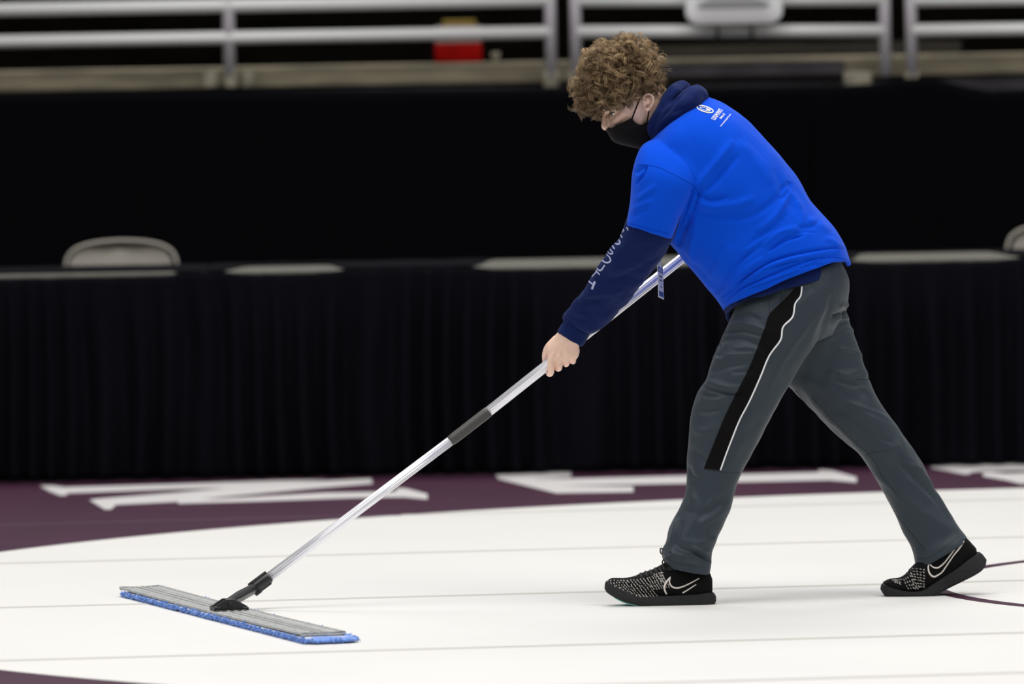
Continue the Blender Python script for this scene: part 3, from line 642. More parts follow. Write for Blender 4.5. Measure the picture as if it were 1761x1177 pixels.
shirt = link('t_shirt', me, m_blue, person); shirt['label'] = 'bright blue short-sleeved T-shirt'
tb = bvh_of(me, person.location)
m = MB()
dtext(m, tb, 'CUSTOM SPORTS', (1229.0, 208.0), (14.0, -17.4), (-7.0, -3.3)); dtext(m, tb, 'Beatrice, NE', (1239.5, 205.6), (7.4, -8.2), (-3.6, -2.4)); dtext(m, tb, 'www.customsports.com', (1239.6, 218.6), (17.4, -21), (-2.9, -1.3))
ca, sa = math.cos(math.radians(17)), math.sin(math.radians(17))
def ell(a, b, t): x, y = a * math.cos(t), b * math.sin(t); return (1212.5 + x * ca - y * sa, 188.5 + x * sa + y * ca)
for a, b, wd in ((14.5, 4.6, 1.9), (9, 2.1, .9)): dstrip(m, tb, [ell(a, b, t) for t in np.linspace(-.1, 2 * math.pi, 26)], wd, sub=2)
dstrip(m, tb, [(1214, 188.3), (1218, 189.3), (1222, 190.3)], [1.5, 3, 1.5])
m.build('back_print', m_print, shirt)['label'] = 'white round logo and shop lettering across the shoulders'
m = MB()
for L in ([(1096, 284), (1112, 284), (1135, 289), (1160, 301), (1180, 312), (1192, 319)], [(1192, 320), (1199, 328), (1200, 338), (1199, 351)], [(1077, 383), (1100, 389), (1130, 397), (1157, 404)], [(1290, 496), (1320, 486), (1360, 470), (1405, 449), (1440, 443), (1455, 448)]):
    m = MB(); dstrip(m, tb, L, 1.0, .0003, th=.0005); m.build('stitching', m_seam, shirt)

# ------------------------------------------------------------------ track pants
pt = MB()
garment(pt, [(1270, 505, 1445, 445, 0, .15), (1264, 525, 1452, 462, 0, .163), (1259, 548, 1459, 482, 0, .17), (1256, 570, 1458, 510, 0, .168), (1262, 600, 1448, 545, 0, .15), (1290, 625, 1430, 575, 0, .11)])
NL = [(1275, 515, 1440, 470, -.06, .10), (1257, 548, 1446, 500, -.07, .103), (1242, 581, 1430, 540, -.08, .103), (1227, 612, 1411, 575, -.085, .10), (1214, 648, 1385, 614, -.085, .096), (1196, 682, 1358, 661, -.082, .09), (1188, 716, 1335, 705, -.08, .086),
      (1184, 752, 1314, 743, -.077, .081), (1182, 790, 1293, 784, -.073, .077), (1180, 826, 1276, 814, -.074, .073), (1177, 850, 1264, 838, -.076, .070), (1172, 870, 1257, 867, -.079, .069), (1160, 892, 1246, 893, -.082, .069),
      (1150, 910, 1236, 917, -.085, .069), (1145, 930, 1231, 934, -.088, .070), (1138, 945, 1226, 953, -.09, .071), (1139, 959, 1225, 972, -.09, .071), (1149, 976, 1222, 988, -.09, .070, 2.3, -2, 0)]
garment(pt, NL, hem=True, t=.12)
FL = [(1295, 530, 1455, 470, .06, .1), (1300, 570, 1459, 502, .075, .1), (1310, 610, 1456, 537, .085, .1), (1328, 640, 1466, 567, .087, .096), (1350, 660, 1479, 606, .088, .092), (1372, 680, 1492, 645, .088, .088), (1395, 703, 1508, 679, .089, .085),
      (1426, 735, 1531, 718, .09, .08), (1453, 763, 1551, 746, .092, .077), (1480, 787, 1569, 769, .095, .075), (1503, 816, 1586, 797, .1, .072), (1521, 850, 1602, 835, .102, .070), (1537, 882, 1619, 861, .105, .069),
      (1553, 916, 1638, 892, .107, .068), (1566, 940, 1653, 912, .11, .067), (1572, 958, 1660, 920, .103, .069, 2.3, -2, 0), (1576, 975, 1664, 926, .10, .069, 2.3, -5, 0)]
garment(pt, FL, hem=True, t=.12)
me = remesh(pt, .0036, 4)
PF = [([(1195, 850), (1200, 875), (1192, 900), (1180, 925)], 5, 2.5), ([(1240, 845), (1225, 860), (1212, 880)], 4, 2.5), ([(1160, 935), (1175, 945), (1195, 948)], 3, -2.5, 1), ([(1148, 945), (1165, 955), (1180, 958)], 3, 2.5), ([(1210, 905), (1220, 920), (1230, 925)], 4, -2.5), ([(1225, 600), (1235, 612), (1250, 618)], 2.5, -2.5), ([(1260, 600), (1290, 598), (1312, 606)], 3, 2.2), ([(1256, 640), (1278, 640), (1300, 634)], 3, -2.2), ([(1200, 676), (1220, 682), (1240, 683)], 2.5, -2.6, 1), ([(1410, 530), (1380, 575), (1345, 625), (1320, 680)], 4, 2), ([(1440, 600), (1470, 605), (1485, 615)], 3.5, 2.4), ([(1500, 650), (1485, 652), (1465, 650)], 2.5, -3, 1), ([(1455, 690), (1500, 708), (1530, 722)], 3, 2.2), ([(1440, 700), (1490, 740), (1540, 765)], 4, -2), ([(1580, 800), (1600, 825), (1612, 850)], 3.5, -2.5), ([(1540, 790), (1575, 805), (1595, 815)], 3, 2),
      ([(1232, 590), (1260, 584), (1290, 588), (1318, 600)], 5, -3), ([(1250, 562), (1280, 556), (1310, 566), (1325, 575)], 4, 3.5), ([(1243, 575), (1275, 570), (1310, 580)], 4, -4, 1), ([(1262, 545), (1285, 542), (1310, 552)], 4, -2.5),
      ([(1225, 625), (1250, 612), (1285, 610), (1310, 605)], 5, 3), ([(1220, 640), (1250, 632), (1290, 625)], 4.5, -2.5), ([(1236, 590), (1238, 605), (1243, 615)], 3.5, -5, 1),
      ([(1213, 655), (1235, 662), (1262, 668), (1285, 662)], 5, 3.5), ([(1208, 665), (1232, 675), (1262, 680), (1280, 674)], 4, -4, 1), ([(1198, 688), (1225, 690), (1255, 686)], 6, 3), ([(1192, 705), (1215, 708), (1245, 702)], 5, -2.5),
      ([(1190, 740), (1215, 742), (1240, 735)], 7, 2.5), ([(1186, 770), (1205, 785), (1215, 800)], 7, -2), ([(1420, 520), (1405, 560), (1385, 600), (1350, 650)], 9, 3), ([(1400, 500), (1370, 530), (1345, 570), (1325, 610)], 8, 3.5), ([(1350, 500), (1340, 520), (1330, 545)], 6, -3),
      ([(1432, 505), (1420, 545), (1400, 590)], 5, -3), ([(1300, 700), (1275, 760), (1255, 810)], 8, 2.5), ([(1265, 760), (1285, 740), (1310, 720)], 7, -2), ([(1320, 610), (1300, 660), (1285, 700)], 10, 2.5),
      ([(1442, 528), (1455, 525), (1464, 520)], 3.5, 4), ([(1430, 545), (1450, 540), (1463, 530)], 3, -7, 1), ([(1428, 552), (1448, 548), (1462, 548)], 4, 4), ([(1400, 590), (1430, 580), (1460, 560)], 6, 2),
      ([(1450, 565), (1465, 568), (1474, 575)], 4, 3), ([(1420, 640), (1450, 645), (1480, 640), (1497, 645)], 6, 3), ([(1430, 650), (1460, 660), (1490, 662)], 5, -3.5), ([(1440, 640), (1470, 655), (1500, 680)], 5, 3),
      ([(1380, 650), (1420, 670), (1460, 700), (1500, 720), (1535, 735)], 9, 3), ([(1370, 665), (1400, 710), (1440, 745), (1475, 780)], 5, -3), ([(1545, 745), (1560, 785), (1600, 830), (1640, 895)], 7, 3.5), ([(1535, 780), (1565, 815), (1605, 855), (1640, 905)], 6, -4),
      ([(1490, 800), (1525, 830), (1570, 870), (1640, 915)], 8, 3), ([(1560, 820), (1590, 850), (1625, 880)], 5, 2),
      ([(1182, 800), (1188, 818), (1200, 824)], 4, -3), ([(1185, 835), (1190, 860), (1188, 880)], 7, 2.5), ([(1250, 850), (1225, 875), (1195, 890)], 8, -2.5), ([(1252, 870), (1225, 890), (1198, 905)], 6, 2.5), ([(1165, 890), (1158, 915), (1152, 938)], 5, 3), ([(1172, 895), (1166, 920), (1158, 945)], 4, -3),
      ([(1140, 950), (1152, 957), (1160, 952)], 3, 3.5), ([(1185, 940), (1200, 946), (1222, 952)], 4, 4), ([(1188, 949), (1205, 957), (1225, 966)], 3, -6, 1), ([(1170, 930), (1200, 935), (1228, 928)], 6, 2), ([(1150, 962), (1180, 968), (1215, 974)], 4, 2)]
folds(me, PF, 1.8); rumple(me, .005, .09, seed=5); rumple(me, .0015, .035, seed=2)
pants = link('track_pants', me, m_pants, person); pants['label'] = 'dark slate grey track pants'
pb = bvh_of(me, person.location)
LE = [(1366, 497), (1345, 520), (1324, 540), (1315, 565), (1300, 605), (1285, 640), (1262, 685), (1245, 720), (1225, 770), (1211, 806)]
RE = [(1378, 493), (1376, 510), (1367, 523), (1362, 545), (1346, 563), (1341, 585), (1322, 612), (1308, 645), (1288, 690), (1270, 725), (1252, 770), (1238, 809)]
m = MB(); dpatch(m, pb, LE, RE, 9, 70, .0018); m.build('side_stripe', m_stripe, pants)['label'] = 'black side panel'
m = MB(); dstrip(m, pb, [(x + .8, y) for x, y in RE], 2.5, .002, 5, .0015); m.build('piping', m_pipe, pants)['label'] = 'white piping beside the black panel'
m = MB()
for L in ([(1211, 807), (1225, 809), (1240, 812), (1260, 813), (1273, 813)], [(1323, 500), (1323, 520), (1324, 540)], [(1344, 497), (1343, 512), (1342, 525)], [(1487, 784), (1500, 779), (1520, 776), (1540, 771), (1563, 762)],
          [(1368, 672), (1400, 712), (1440, 755), (1478, 795), (1500, 825), (1530, 870), (1565, 915), (1592, 948)], [(1144, 960), (1160, 967), (1190, 974), (1223, 976)], [(1574, 962), (1600, 958), (1635, 933), (1660, 916)]):
    m = MB(); dstrip(m, pb, L, 1.0, .0003, th=.0006); m.build('stitching', m_thread, pants)

# ------------------------------------------------------------------ face mask, hair
mk = []
for (f_, s_, hw, pw) in [((1041.5, 225), (1087, 202.5), .071, 1), ((1046, 231), (1091, 209), .072, 1), ((1050.5, 239), (1098, 213.5), .072, 1), ((1056, 244.5), (1106, 214), .071, 1), ((1066, 248.5), (1113, 209), .069, 1), ((1078, 251.5), (1117, 216), .066, 1), ((1090, 254.5), (1121, 232), .058, 1), ((1100, 256), (1120, 245), .045, 1)]:
    mk.append([*f_, *s_, hw])
mk = catmull(mk, 5); outer = []; inner = []
for k in mk:
    ro, ri = [], []
    for t in np.linspace(-math.pi / 2, math.pi / 2, 41):
        for lst, g in ((ro, 0), (ri, .004)):
            c_, s_ = abs(math.cos(t)) ** .85, math.copysign(abs(math.sin(t)) ** .8, t)
            x = k[2] + (k[0] - k[2]) * c_; y = k[3] + (k[1] - k[3]) * c_
            p = P(x, y, (k[4] - g) * s_); p[0] += g * math.cos(t); lst.append(p)
    outer.append(ro); inner.append(ri[::-1])
MB().rings([a + b for a, b in zip(outer, inner)], True).build('face_mask', m_mask, person)['label'] = 'black cloth face mask'
fm = [o for o in person.children if o.name.startswith('face_mask')][0]
for s_ in (-1, 1):
    lp = MB(); lp.tube([P(1087, 204, s_ * .071), P(1092, 191, s_ * .0755), P(1100, 171, s_ * .0785), P(1106, 160, s_ * .075)], .0022, 8, 4)
    lp.tube([P(1113, 211, s_ * .069), P(1114.5, 200, s_ * .0705), P(1116, 190, s_ * .071)], .002, 8, 4)
    lp.build('ear_loop', m_mask, fm)
    MB().tube([P(1119, 160, s_ * .073), P(1125, 151, s_ * .076), P(1132, 143, s_ * .076)], [.002, .0032, .0022], 8, 4).build('strap_end', m_mask, fm)

HO = [(1033, 199), (1011, 198), (996, 189), (986, 175), (985, 157), (991, 134), (1004, 107), (1017, 82), (1030, 76), (1048, 72), (1070, 67), (1092, 66), (1113, 69), (1127, 80), (1138, 93), (1140, 107), (1139, 122), (1141, 139), (1140, 150), (1136, 162), (1131, 170), (1123, 162), (1112, 160), (1103, 164), (1098, 171), (1086, 179), (1066, 179), (1048, 184), (1038, 190)]
HC = np.array([1066.0, 132.0]); ha = np.array([math.atan2(y - HC[1], x - HC[0]) for x, y in HO]); hr = np.array([math.hypot(x - HC[0], y - HC[1]) for x, y in HO]); od = np.argsort(ha)
def HR_(a): return np.interp(a, ha[od], hr[od], period=2 * math.pi)
def hpt(a, rho, s_):      # point on the hair mass: angle and fraction in profile, side
    r = HR_(a) * rho; x = HC[0] + r * math.cos(a); y = HC[1] + r * math.sin(a)
    top = max(0, min(1, (150 - y) / 70)); w_ = .094 - .012 * max(0, min(1, (y - 150) / 30))
    return x, y, s_ * w_ * max(0, 1 - rho ** 5) ** .5
und = MB(); N1 = 48
for s_ in (-1, 1):
    R = []
    for rho in (0.05, .2, .4, .55, .68, .78, .86, .92, .96): 
        R.append([P(*(lambda q: (HC[0] + (q[0] - HC[0]) * .93, HC[1] + (q[1] - HC[1]) * .93, q[2] * .95))(hpt(a, rho, s_))) for a in np.linspace(-math.pi, math.pi, N1, endpoint=False)])
    R.append([P(HC[0] + (HR_(a) * .9) * math.cos(a), HC[1] + HR_(a) * .9 * math.sin(a), 0) for a in np.linspace(-math.pi, math.pi, N1, endpoint=False)])
    und.rings(R)
me = remesh(und, .004, 2); rumple(me, .006, .02); 
under = link('hair', me, m_scalp, person); under['label'] = 'curly light brown hair'
V = []; Fc = []; TN = []; vb = 0
def strand(pts, r, tone):
    global vb
    n = len(pts); T = np.gradient(pts, axis=0); T /= np.linalg.norm(T, axis=1)[:, None] + 1e-9
    a = np.cross(T, [.3, .5, .81]); a /= np.linalg.norm(a, axis=1)[:, None] + 1e-9; b = np.cross(T, a)
    rr = r * np.linspace(1, .45, n)[:, None]
    ring3 = np.stack([pts + a * rr, pts - a * rr * .5 + b * rr * .87, pts - a * rr * .5 - b * rr * .87], 1).reshape(-1, 3)
    V.append(ring3); TN.append(np.full(n * 3, tone))
    i = np.arange(n - 1)[:, None] * 3 + vb; f = []
    for j in range(3): k = (j + 1) % 3; f.append(np.concatenate([i + j, i + k, i + 3 + k, i + 3 + j], 1))
    Fc.append(np.concatenate(f)); vb += n * 3
NCL = 1150
for c in range(NCL):
    a = rng.uniform(-math.pi, math.pi); rho = math.sqrt(rng.uniform(.0, 1.0)); s_ = -1 if rng.random() < .62 else 1
    x, y, d = hpt(a, min(rho, .985), s_)
    low = y > 152 and x > 1092            # short hair at the nape and round the ear
    p0 = P(HC[0] + (x - HC[0]) * (.875 if not low else .97), HC[1] + (y - HC[1]) * (.875 if not low else .97), d * (.9 if not low else .93))
    out = np.array([(x - HC[0]) / 80, d / .094 * 1.0, -(y - HC[1]) / 75]); out /= np.linalg.norm(out) + 1e-9
    fl = np.array([-.62, 0.0, -.55]) + rng.normal(0, .55, 3); fl -= out * (fl @ out); fl /= np.linalg.norm(fl) + 1e-9
    side = np.cross(out, fl); L_ = rng.uniform(.026, .05) if not low else rng.uniform(.008, .014)
    turns = rng.uniform(.5, 1.5) if not low else .2; R_ = rng.uniform(.006, .0135) if not low else .001; ph = rng.uniform(0, 6.28)
    n = 16 if not low else 6; t = np.linspace(0, 1, n)
    dirn = -1 if rng.random() < .5 else 1
    base_tone = np.clip(.46 + .27 * rng.normal() + .1 * (1 if y < 110 else 0), .05, .95)
    for k in range(rng.integers(10, 15) if not low else 7):
        o_ = rng.normal(0, .0017, 3); R2 = R_ * rng.uniform(.8, 1.2); ph2 = ph + rng.normal(0, .22); L2 = L_ * rng.uniform(.85, 1.15)
        ang = ph2 + dirn * turns * 2 * math.pi * t; lift = .011 * np.sin(t * math.pi * .75) if not low else .002 * t
        pts = p0 + o_ + np.outer(t * L2, fl) + np.outer(lift * (1.0 if rho < .8 else 1.0) + R2 * (np.cos(ang) - math.cos(ph2)) * np.minimum(1, t * 3), out) + np.outer(R2 * (np.sin(ang) - math.sin(ph2)) * np.minimum(1, t * 3), side)
        strand(pts, rng.uniform(.00035, .0006), float(np.clip(base_tone + rng.normal(0, .14), 0, 1)))
for c in range(420):      # loose flyaway hairs
    a = rng.uniform(-math.pi, .35); s_ = rng.choice([-1, 1]); rho = rng.uniform(.8, .99); x, y, d = hpt(a, rho, s_)
    if y > 165 and x > 1040: continue
    p0 = P(x, y, d); out = np.array([(x - HC[0]) / 80, d / .09, -(y - HC[1]) / 75]); out /= np.linalg.norm(out) + 1e-9
    tn = np.cross(out, rng.normal(0, 1, 3)); tn /= np.linalg.norm(tn); t = np.linspace(0, 1, 14); L_ = rng.uniform(.012, .03); an = t * rng.uniform(2, 5)
    pts = p0 + np.outer(np.sin(an) * L_ * .35 + t * L_ * .2, out) + np.outer((1 - np.cos(an)) * L_ * .35, tn); strand(pts, .00028, float(rng.uniform(.4, 1)))
V = np.concatenate(V); Fc = np.concatenate(Fc); TN = np.concatenate(TN)
hm = bpy.data.meshes.new('curls'); hm.vertices.add(len(V)); hm.vertices.foreach_set('co', V.astype(np.float32).ravel())
hm.loops.add(Fc.size); hm.loops.foreach_set('vertex_index', Fc.astype(np.int32).ravel()); hm.polygons.add(len(Fc)); hm.polygons.foreach_set('loop_start', np.arange(0, Fc.size, 4, dtype=np.int32)); hm.update(calc_edges=True)
at = hm.attributes.new('strand_tone', 'FLOAT', 'POINT'); at.data.foreach_set('value', TN.astype(np.float32))
cu = link('curls', hm, m_hair, under); cu['kind'] = 'stuff'

# ------------------------------------------------------------------ shoes
def vring(xb, yb, xt, yt, d, w_, e=2.4, n=28, flat=0):
    a = P(xb, yb, d); b = P(xt, yt, d); c = (a + b) / 2; h = (b - a) / 2; out = []
    for t in np.linspace(0, 2 * math.pi, n, endpoint=False):
        s_, c_ = math.sin(t), math.cos(t); out.append(c + h * math.copysign(abs(c_) ** (2 / e), c_) + np.array([0, w_ * math.copysign(abs(s_) ** (2 / e), s_), 0]))
    return np.array(out)
def ground(R): 
    for r in R: r[:, 2] = np.maximum(r[:, 2], .0016)
    return R
def shoe(d, sole, upper, label, swoosh, knit, laces, mint=None, loops=None):
    sh = MB().rings([vring(k[0], k[1], k[2], k[3], d, k[4], 2.3) for k in catmull(upper, 4)]).build('shoe', m_upper, person); sh['label'] = label
    so = MB().rings(ground([vring(k[0], k[1], k[2], k[3], d, k[4], 7, 44) for k in catmull(sole, 7)])).build('sole', m_sole, sh); so['label'] = 'thick black rubber sole'
    bv = BVHTree.FromPolygons([Vector(p) for p in getv(sh.data) + np.array(origin(sh))] + [Vector(p) for p in getv(so.data) + np.array(origin(so))],
        [tuple(p.vertices) for p in sh.data.polygons] + [tuple(i + len(sh.data.vertices) for i in p.vertices) for p in so.data.polygons])
    m = MB()
    for pts, wd in swoosh: dstrip(m, bv, pts, wd, .0012, 4)
    m.build('swoosh', m_swoosh, sh)['label'] = 'off-white outlined curved tick mark'
    m = MB(); 
    for p, q in knit: dstrip(m, bv, [p, ((p[0] + q[0]) / 2, (p[1] + q[1]) / 2), q], rng.uniform(1.1, 1.9), .0006, 1, .0008)
    m.build('knit_pattern', m_knit, sh)
    m = MB()
    for L in laces: m.tube([P(*p) for p in L], .0042, 8, 4)
    if loops:
        for L in loops: m.tube([P(*p) for p in L], .0019, 8, 4)
    m.build('laces', m_lace, sh)
    if mint: MB().rings(ground([vring(k[0], k[1], k[2], k[3], d, k[4], 4) for k in catmull(mint, 3)])).build('outsole', m_mint, so)['label'] = 'mint green outsole edge'
    return sh
d1 = -.098
S1 = [(1039.5, 1013, 1040, 1005, .006), (1043, 1018.5, 1043, 1000, .024), (1050, 1023.5, 1050, 1002, .035), (1062, 1030, 1062, 1007.5, .043), (1078, 1036.5, 1078, 1013.5, .049), (1101, 1041.5, 1101, 1020.5, .051), (1125, 1043.4, 1125, 1023, .049), (1150, 1043.6, 1150, 1023.5, .045), (1173, 1043.4, 1173, 1022.5, .042), (1200, 1043, 1200, 1020.5, .041), (1216, 1042.8, 1217, 1018.5, .038), (1227, 1040, 1227, 1020, .028), (1231.5, 1034, 1231.5, 1026, .012)]
U1 = [(1043, 1012, 1043, 1000, .016), (1051, 1016, 1051, 995, .03), (1062, 1020, 1063, 994.5, .038), (1073, 1024, 1074, 994.5, .043), (1089, 1030, 1090, 991.5, .046), (1101, 1032, 1103, 986, .047), (1119, 1034, 1121, 980, .046), (1137, 1034, 1140, 970, .044), (1152, 1034, 1153, 963, .04), (1167, 1034, 1168, 966, .038), (1185, 1034, 1186, 972, .036), (1204, 1032, 1206, 976, .034), (1218, 1028, 1219, 983, .029), (1225, 1022, 1225, 996, .018)]
def S(x, y): return (1030 + x / 8.386, 960 + y / 8.386)
sw1 = [([S(975, 525), S(948, 465), S(945, 405), S(985, 330), S(1030, 272)], [2.8, 3, 3.2, 2.8, 1.2]), ([S(1028, 280), S(1015, 345), S(1045, 408), S(1110, 433), S(1200, 418), S(1330, 358), S(1447, 293)], [2, 2.4, 2.6, 2.6, 2.3, 2, 1.8]), ([S(1205, 506), S(1270, 468), S(1402, 383)], [2.6, 2, 1.5])]
kn = []
def dash(x0, y0, x1, y1, n, ln):
    for i in range(n):
        t = i / max(1, n - 1); x = x0 + (x1 - x0) * t; y = y0 + (y1 - y0) * t; x += rng.normal(0, 3); y += rng.normal(0, 3); ln_ = ln * rng.uniform(.7, 1.1); kn.append((S(x - ln_ * .4, y - ln_ * .5), S(x + ln_ * .4, y + ln_ * .5)))
for k in range(12):        # diagonal rows of dashes that run down the forefoot
    x = 130 + k * 47; top = 330 - max(0, k - 5) * 4
    n = 3 + min(k, 6); dash(x, top, x + 60 + 14 * n, top + 26 * n, n, 24)
for k in range(7):
    x = 700 + k * 34; y = 300 - k * 14; dash(x, y, x + 95 + k * 2, y + 150 + k * 9, 7, 24)
for k in range(5): dash(800 + k * 30, 235 - 5 * k, 890 + k * 17, 330 + k * 4, 4, 22)
la = [[(*S(540, 285), d1 - .02), (*S(560, 262), d1), (*S(575, 265), d1 + .02)]]
for x, y in ((600, 240), (670, 215), (740, 195), (810, 165), (870, 140), (920, 118)): la.append([(*S(x + 22, y + 46), d1 - .033), (*S(x, y + 2), d1 - .014), (*S(x + 2, y - 8), d1 + .0), (*S(x + 6, y - 4), d1 + .014), (*S(x + 25, y + 40), d1 + .032)])
lo = [[(*S(925, 110), d1), (*S(915, 60), d1 - .01), (*S(935, 25), d1 - .01), (*S(950, 60), d1), (*S(940, 105), d1)], [(*S(930, 105), d1 - .01), (*S(990, 130), d1 - .03), (*S(1040, 170), d1 - .04), (*S(985, 165), d1 - .035), (*S(930, 120), d1 - .01)],
      [(1143, 955, d1), (1136.5, 952, d1 - .01), (1136, 944, d1 - .01), (1141, 946, d1), (1144, 952, d1)]]
mint = [(1056, 1028.3, 1056, 1025, .034), (1070, 1035.3, 1070, 1032, .042), (1090, 1040.5, 1090, 1037, .045), (1112, 1043.6, 1112, 1041, .044), (1122, 1044, 1122, 1042, .04)]
shoe(d1, S1, U1, 'black knit basketball shoe on the leading foot', sw1, kn, la, mint, lo)
d2 = .084
S2 = [(1514, 1014, 1515, 1007, .008), (1519, 1022, 1519, 1004, .026), (1527, 1027.3, 1527, 1007, .036), (1545, 1027.3, 1546, 1013, .046), (1571, 1027.2, 1571, 1016, .051), (1597, 1026, 1587, 1013, .05), (1612, 1020.5, 1602, 1004, .047), (1631, 1011, 1620, 992, .043), (1655, 999.5, 1643, 977.5, .041), (1675, 989.5, 1662, 963, .039), (1688, 981, 1674, 955, .034), (1694.5, 972, 1683, 950, .024), (1696.5, 963, 1690, 954, .012)]
U2 = [(1519, 1016, 1519, 1001, .02), (1530, 1020, 1530, 996, .036), (1545, 1021, 1546, 994, .043), (1560, 1022, 1558, 987, .046), (1578, 1022, 1568, 975, .046), (1596, 1018, 1583, 961, .044), (1612, 1010, 1597, 950, .041), (1632, 998, 1616, 935, .038), (1650, 986, 1640, 924, .036), (1665, 974, 1660, 925, .032), (1677, 962, 1673, 937, .025), (1680, 956, 1679, 944, .014)]
def T(x, y): return (1500 + x / 8.386, 910 + y / 8.386)
sw2 = [([T(*p) for p in ((820, 495), (808, 560), (820, 630), (860, 680), (900, 690), (950, 665), (1010, 620), (1080, 520), (1180, 375), (1260, 275), (1322, 180))], [1.6, 2.6, 2.8, 3, 3, 2.6, 2.4, 2.2, 2.4, 3, 2]),
       ([T(*p) for p in ((825, 505), (870, 548), (920, 565), (970, 550), (1050, 478), (1150, 345), (1225, 250), (1310, 190))], [2, 2.4, 2.6, 2.6, 2.4, 2.4, 3, 2])]
kn = []
def dash2(x0, y0, x1, y1, n, dx, dy):
    for i in range(n):
        t = i / max(1, n - 1); x = x0 + (x1 - x0) * t; y = y0 + (y1 - y0) * t; x += rng.normal(0, 3); y += rng.normal(0, 3); kn.append((T(x - dx, y - dy), T(x + dx, y + dy)))
for k in range(8): dash2(560 + k * 6 - 8 * max(0, 3 - k), 560 + k * 42, 745, 590 + k * 42 - (k > 6) * 60, 5, 13, 7)
for k in range(5): dash2(455 + k * 30, 745 - k * 20, 520 + k * 35, 860, 4, 7, 12)
dash2(300, 735, 400, 780, 4, 12, 9); dash2(330, 770, 400, 800, 3, 12, 9); dash2(330, 740, 420, 730, 4, 12, 4)
la = []
for x, y in ((480, 690), (505, 640), (545, 590), (590, 555)): la.append([(*T(x + 40, y + 30), d2 - .032), (*T(x + 5, y + 8), d2 - .012), (*T(x + 5, y + 3), d2 + .012), (*T(x + 40, y + 20), d2 + .03)])
shoe(d2, S2, U2, 'black knit basketball shoe on the trailing foot, heel raised', sw2, kn, la)

# ------------------------------------------------------------------ name badge hanging from the neck
def BP(u, v, off=0):      # card frame: u across (seen nearly edge-on), v down
    tl = P(1130.5, 456, -.025); ex = P(1139.6, 460.5, .032) - tl; ey = P(1132.5, 511, -.02) - tl; n = np.cross(ex, ey); n /= np.linalg.norm(n)
    if n[1] > 0: n = -n
    return tl + ex * u + ey * v + n * off
def card(u0, v0, u1, v1, a, b): 
    return MB().rings([[BP(u, v, o_) for u, v in ((u0, v0), (u1, v0), (u1, v1), (u0, v1))] for o_ in (a, b)])
bd = card(0, 0, 1, 1, -.0006, .0006).build('name_badge', m_card, smooth=False); base_at(bd, BP(.5, 0)); tag(bd, 'narrow blue and white name badge hanging in front of the mop handle, under the arm', 'badge')
card(.07, .03, .93, .2, .0006, .0009).build('header_band', m_cardb, bd, smooth=False); card(.1, .79, .93, .95, .0006, .0009).build('footer_band', m_cardb, bd, smooth=False)
m = MB()
def bmark(m, u0, u1, v, h, n):     # the badge's fine print, too small to read: short broken marks
    for k in range(n):
        a_ = u0 + (u1 - u0) * k / n; b_ = a_ + (u1 - u0) / n * .78; hh = h * (.7 + .3 * ((k * 7) % 3) / 2)
        m.rings([[BP(u, v_, o_) for u, v_ in ((a_, v), (b_, v), (b_, v - hh), (a_, v - hh))] for o_ in (.0006, .0012)])
m = MB(); bmark(m, .22, .78, .35, .05, 6); bmark(m, .3, .74, .47, .05, 4); bmark(m, .36, .72, .66, .03, 5); q_ = m.build('badge_print', m_cardt, bd, smooth=False); q_['kind'] = 'stuff'
m = MB(); bmark(m, .18, .82, .10, .025, 6); bmark(m, .18, .82, .155, .025, 6); q_ = m.build('badge_heading', m_card, bd, smooth=False); q_['kind'] = 'stuff'
m = MB(); m.tube([BP(.3, .02), BP(.42, -.12), BP(.5, -.2)], .0022, 8, 3); m.tube([BP(.7, .02), BP(.58, -.12), BP(.5, -.2)], .0022, 8, 3); m.tube([BP(.5, -.06), BP(.5, -.24)], .003, 8); m.build('clip', m_clip, bd)
tp = BP(.5, -.22)
MB().tube([tp, P(1134, 420, 0), P(1128, 388, -.0), P(1110, 345, -.01), P(1100, 300, -.02), P(1108, 262, -.03), P(1122, 240, -.04)], .004, 8, 5).build('lanyard', m_print2, bd)

# ------------------------------------------------------------------ the mop
A0 = G(205, 1011, .025); B0 = G(277, 1009, .025); C0 = G(598, 1086, .025); D0 = G(514, 1093, .025)
ax = ((D0 - A0) + (C0 - B0)); ax[2] = 0; Lm = (np.linalg.norm(D0 - A0) + np.linalg.norm(C0 - B0)) / 2; ax /= np.linalg.norm(ax); ay = np.array([-ax[1], ax[0], 0]); az = np.array([0, 0, 1.])
cen = (A0 + B0 + C0 + D0) / 4; cen[2] = 0; Wm = .125
ZO = -.0155
def MP(u, v, z): return cen + ax * u + ay * v + az * max(.0015, z + ZO * min(1, z / .03))      # u along the head, v across, z up
mop = empty('dust_mop', cen, 'long flat mop with silver telescopic handle and blue microfibre pad, pushed over the white mat', 'mop')
hu, hv = Lm / 2, Wm / 2
def prof(u0, u1, pts): return MB().rings([[MP(u, v, z) for v, z in pts] for u in (u0, u1)])
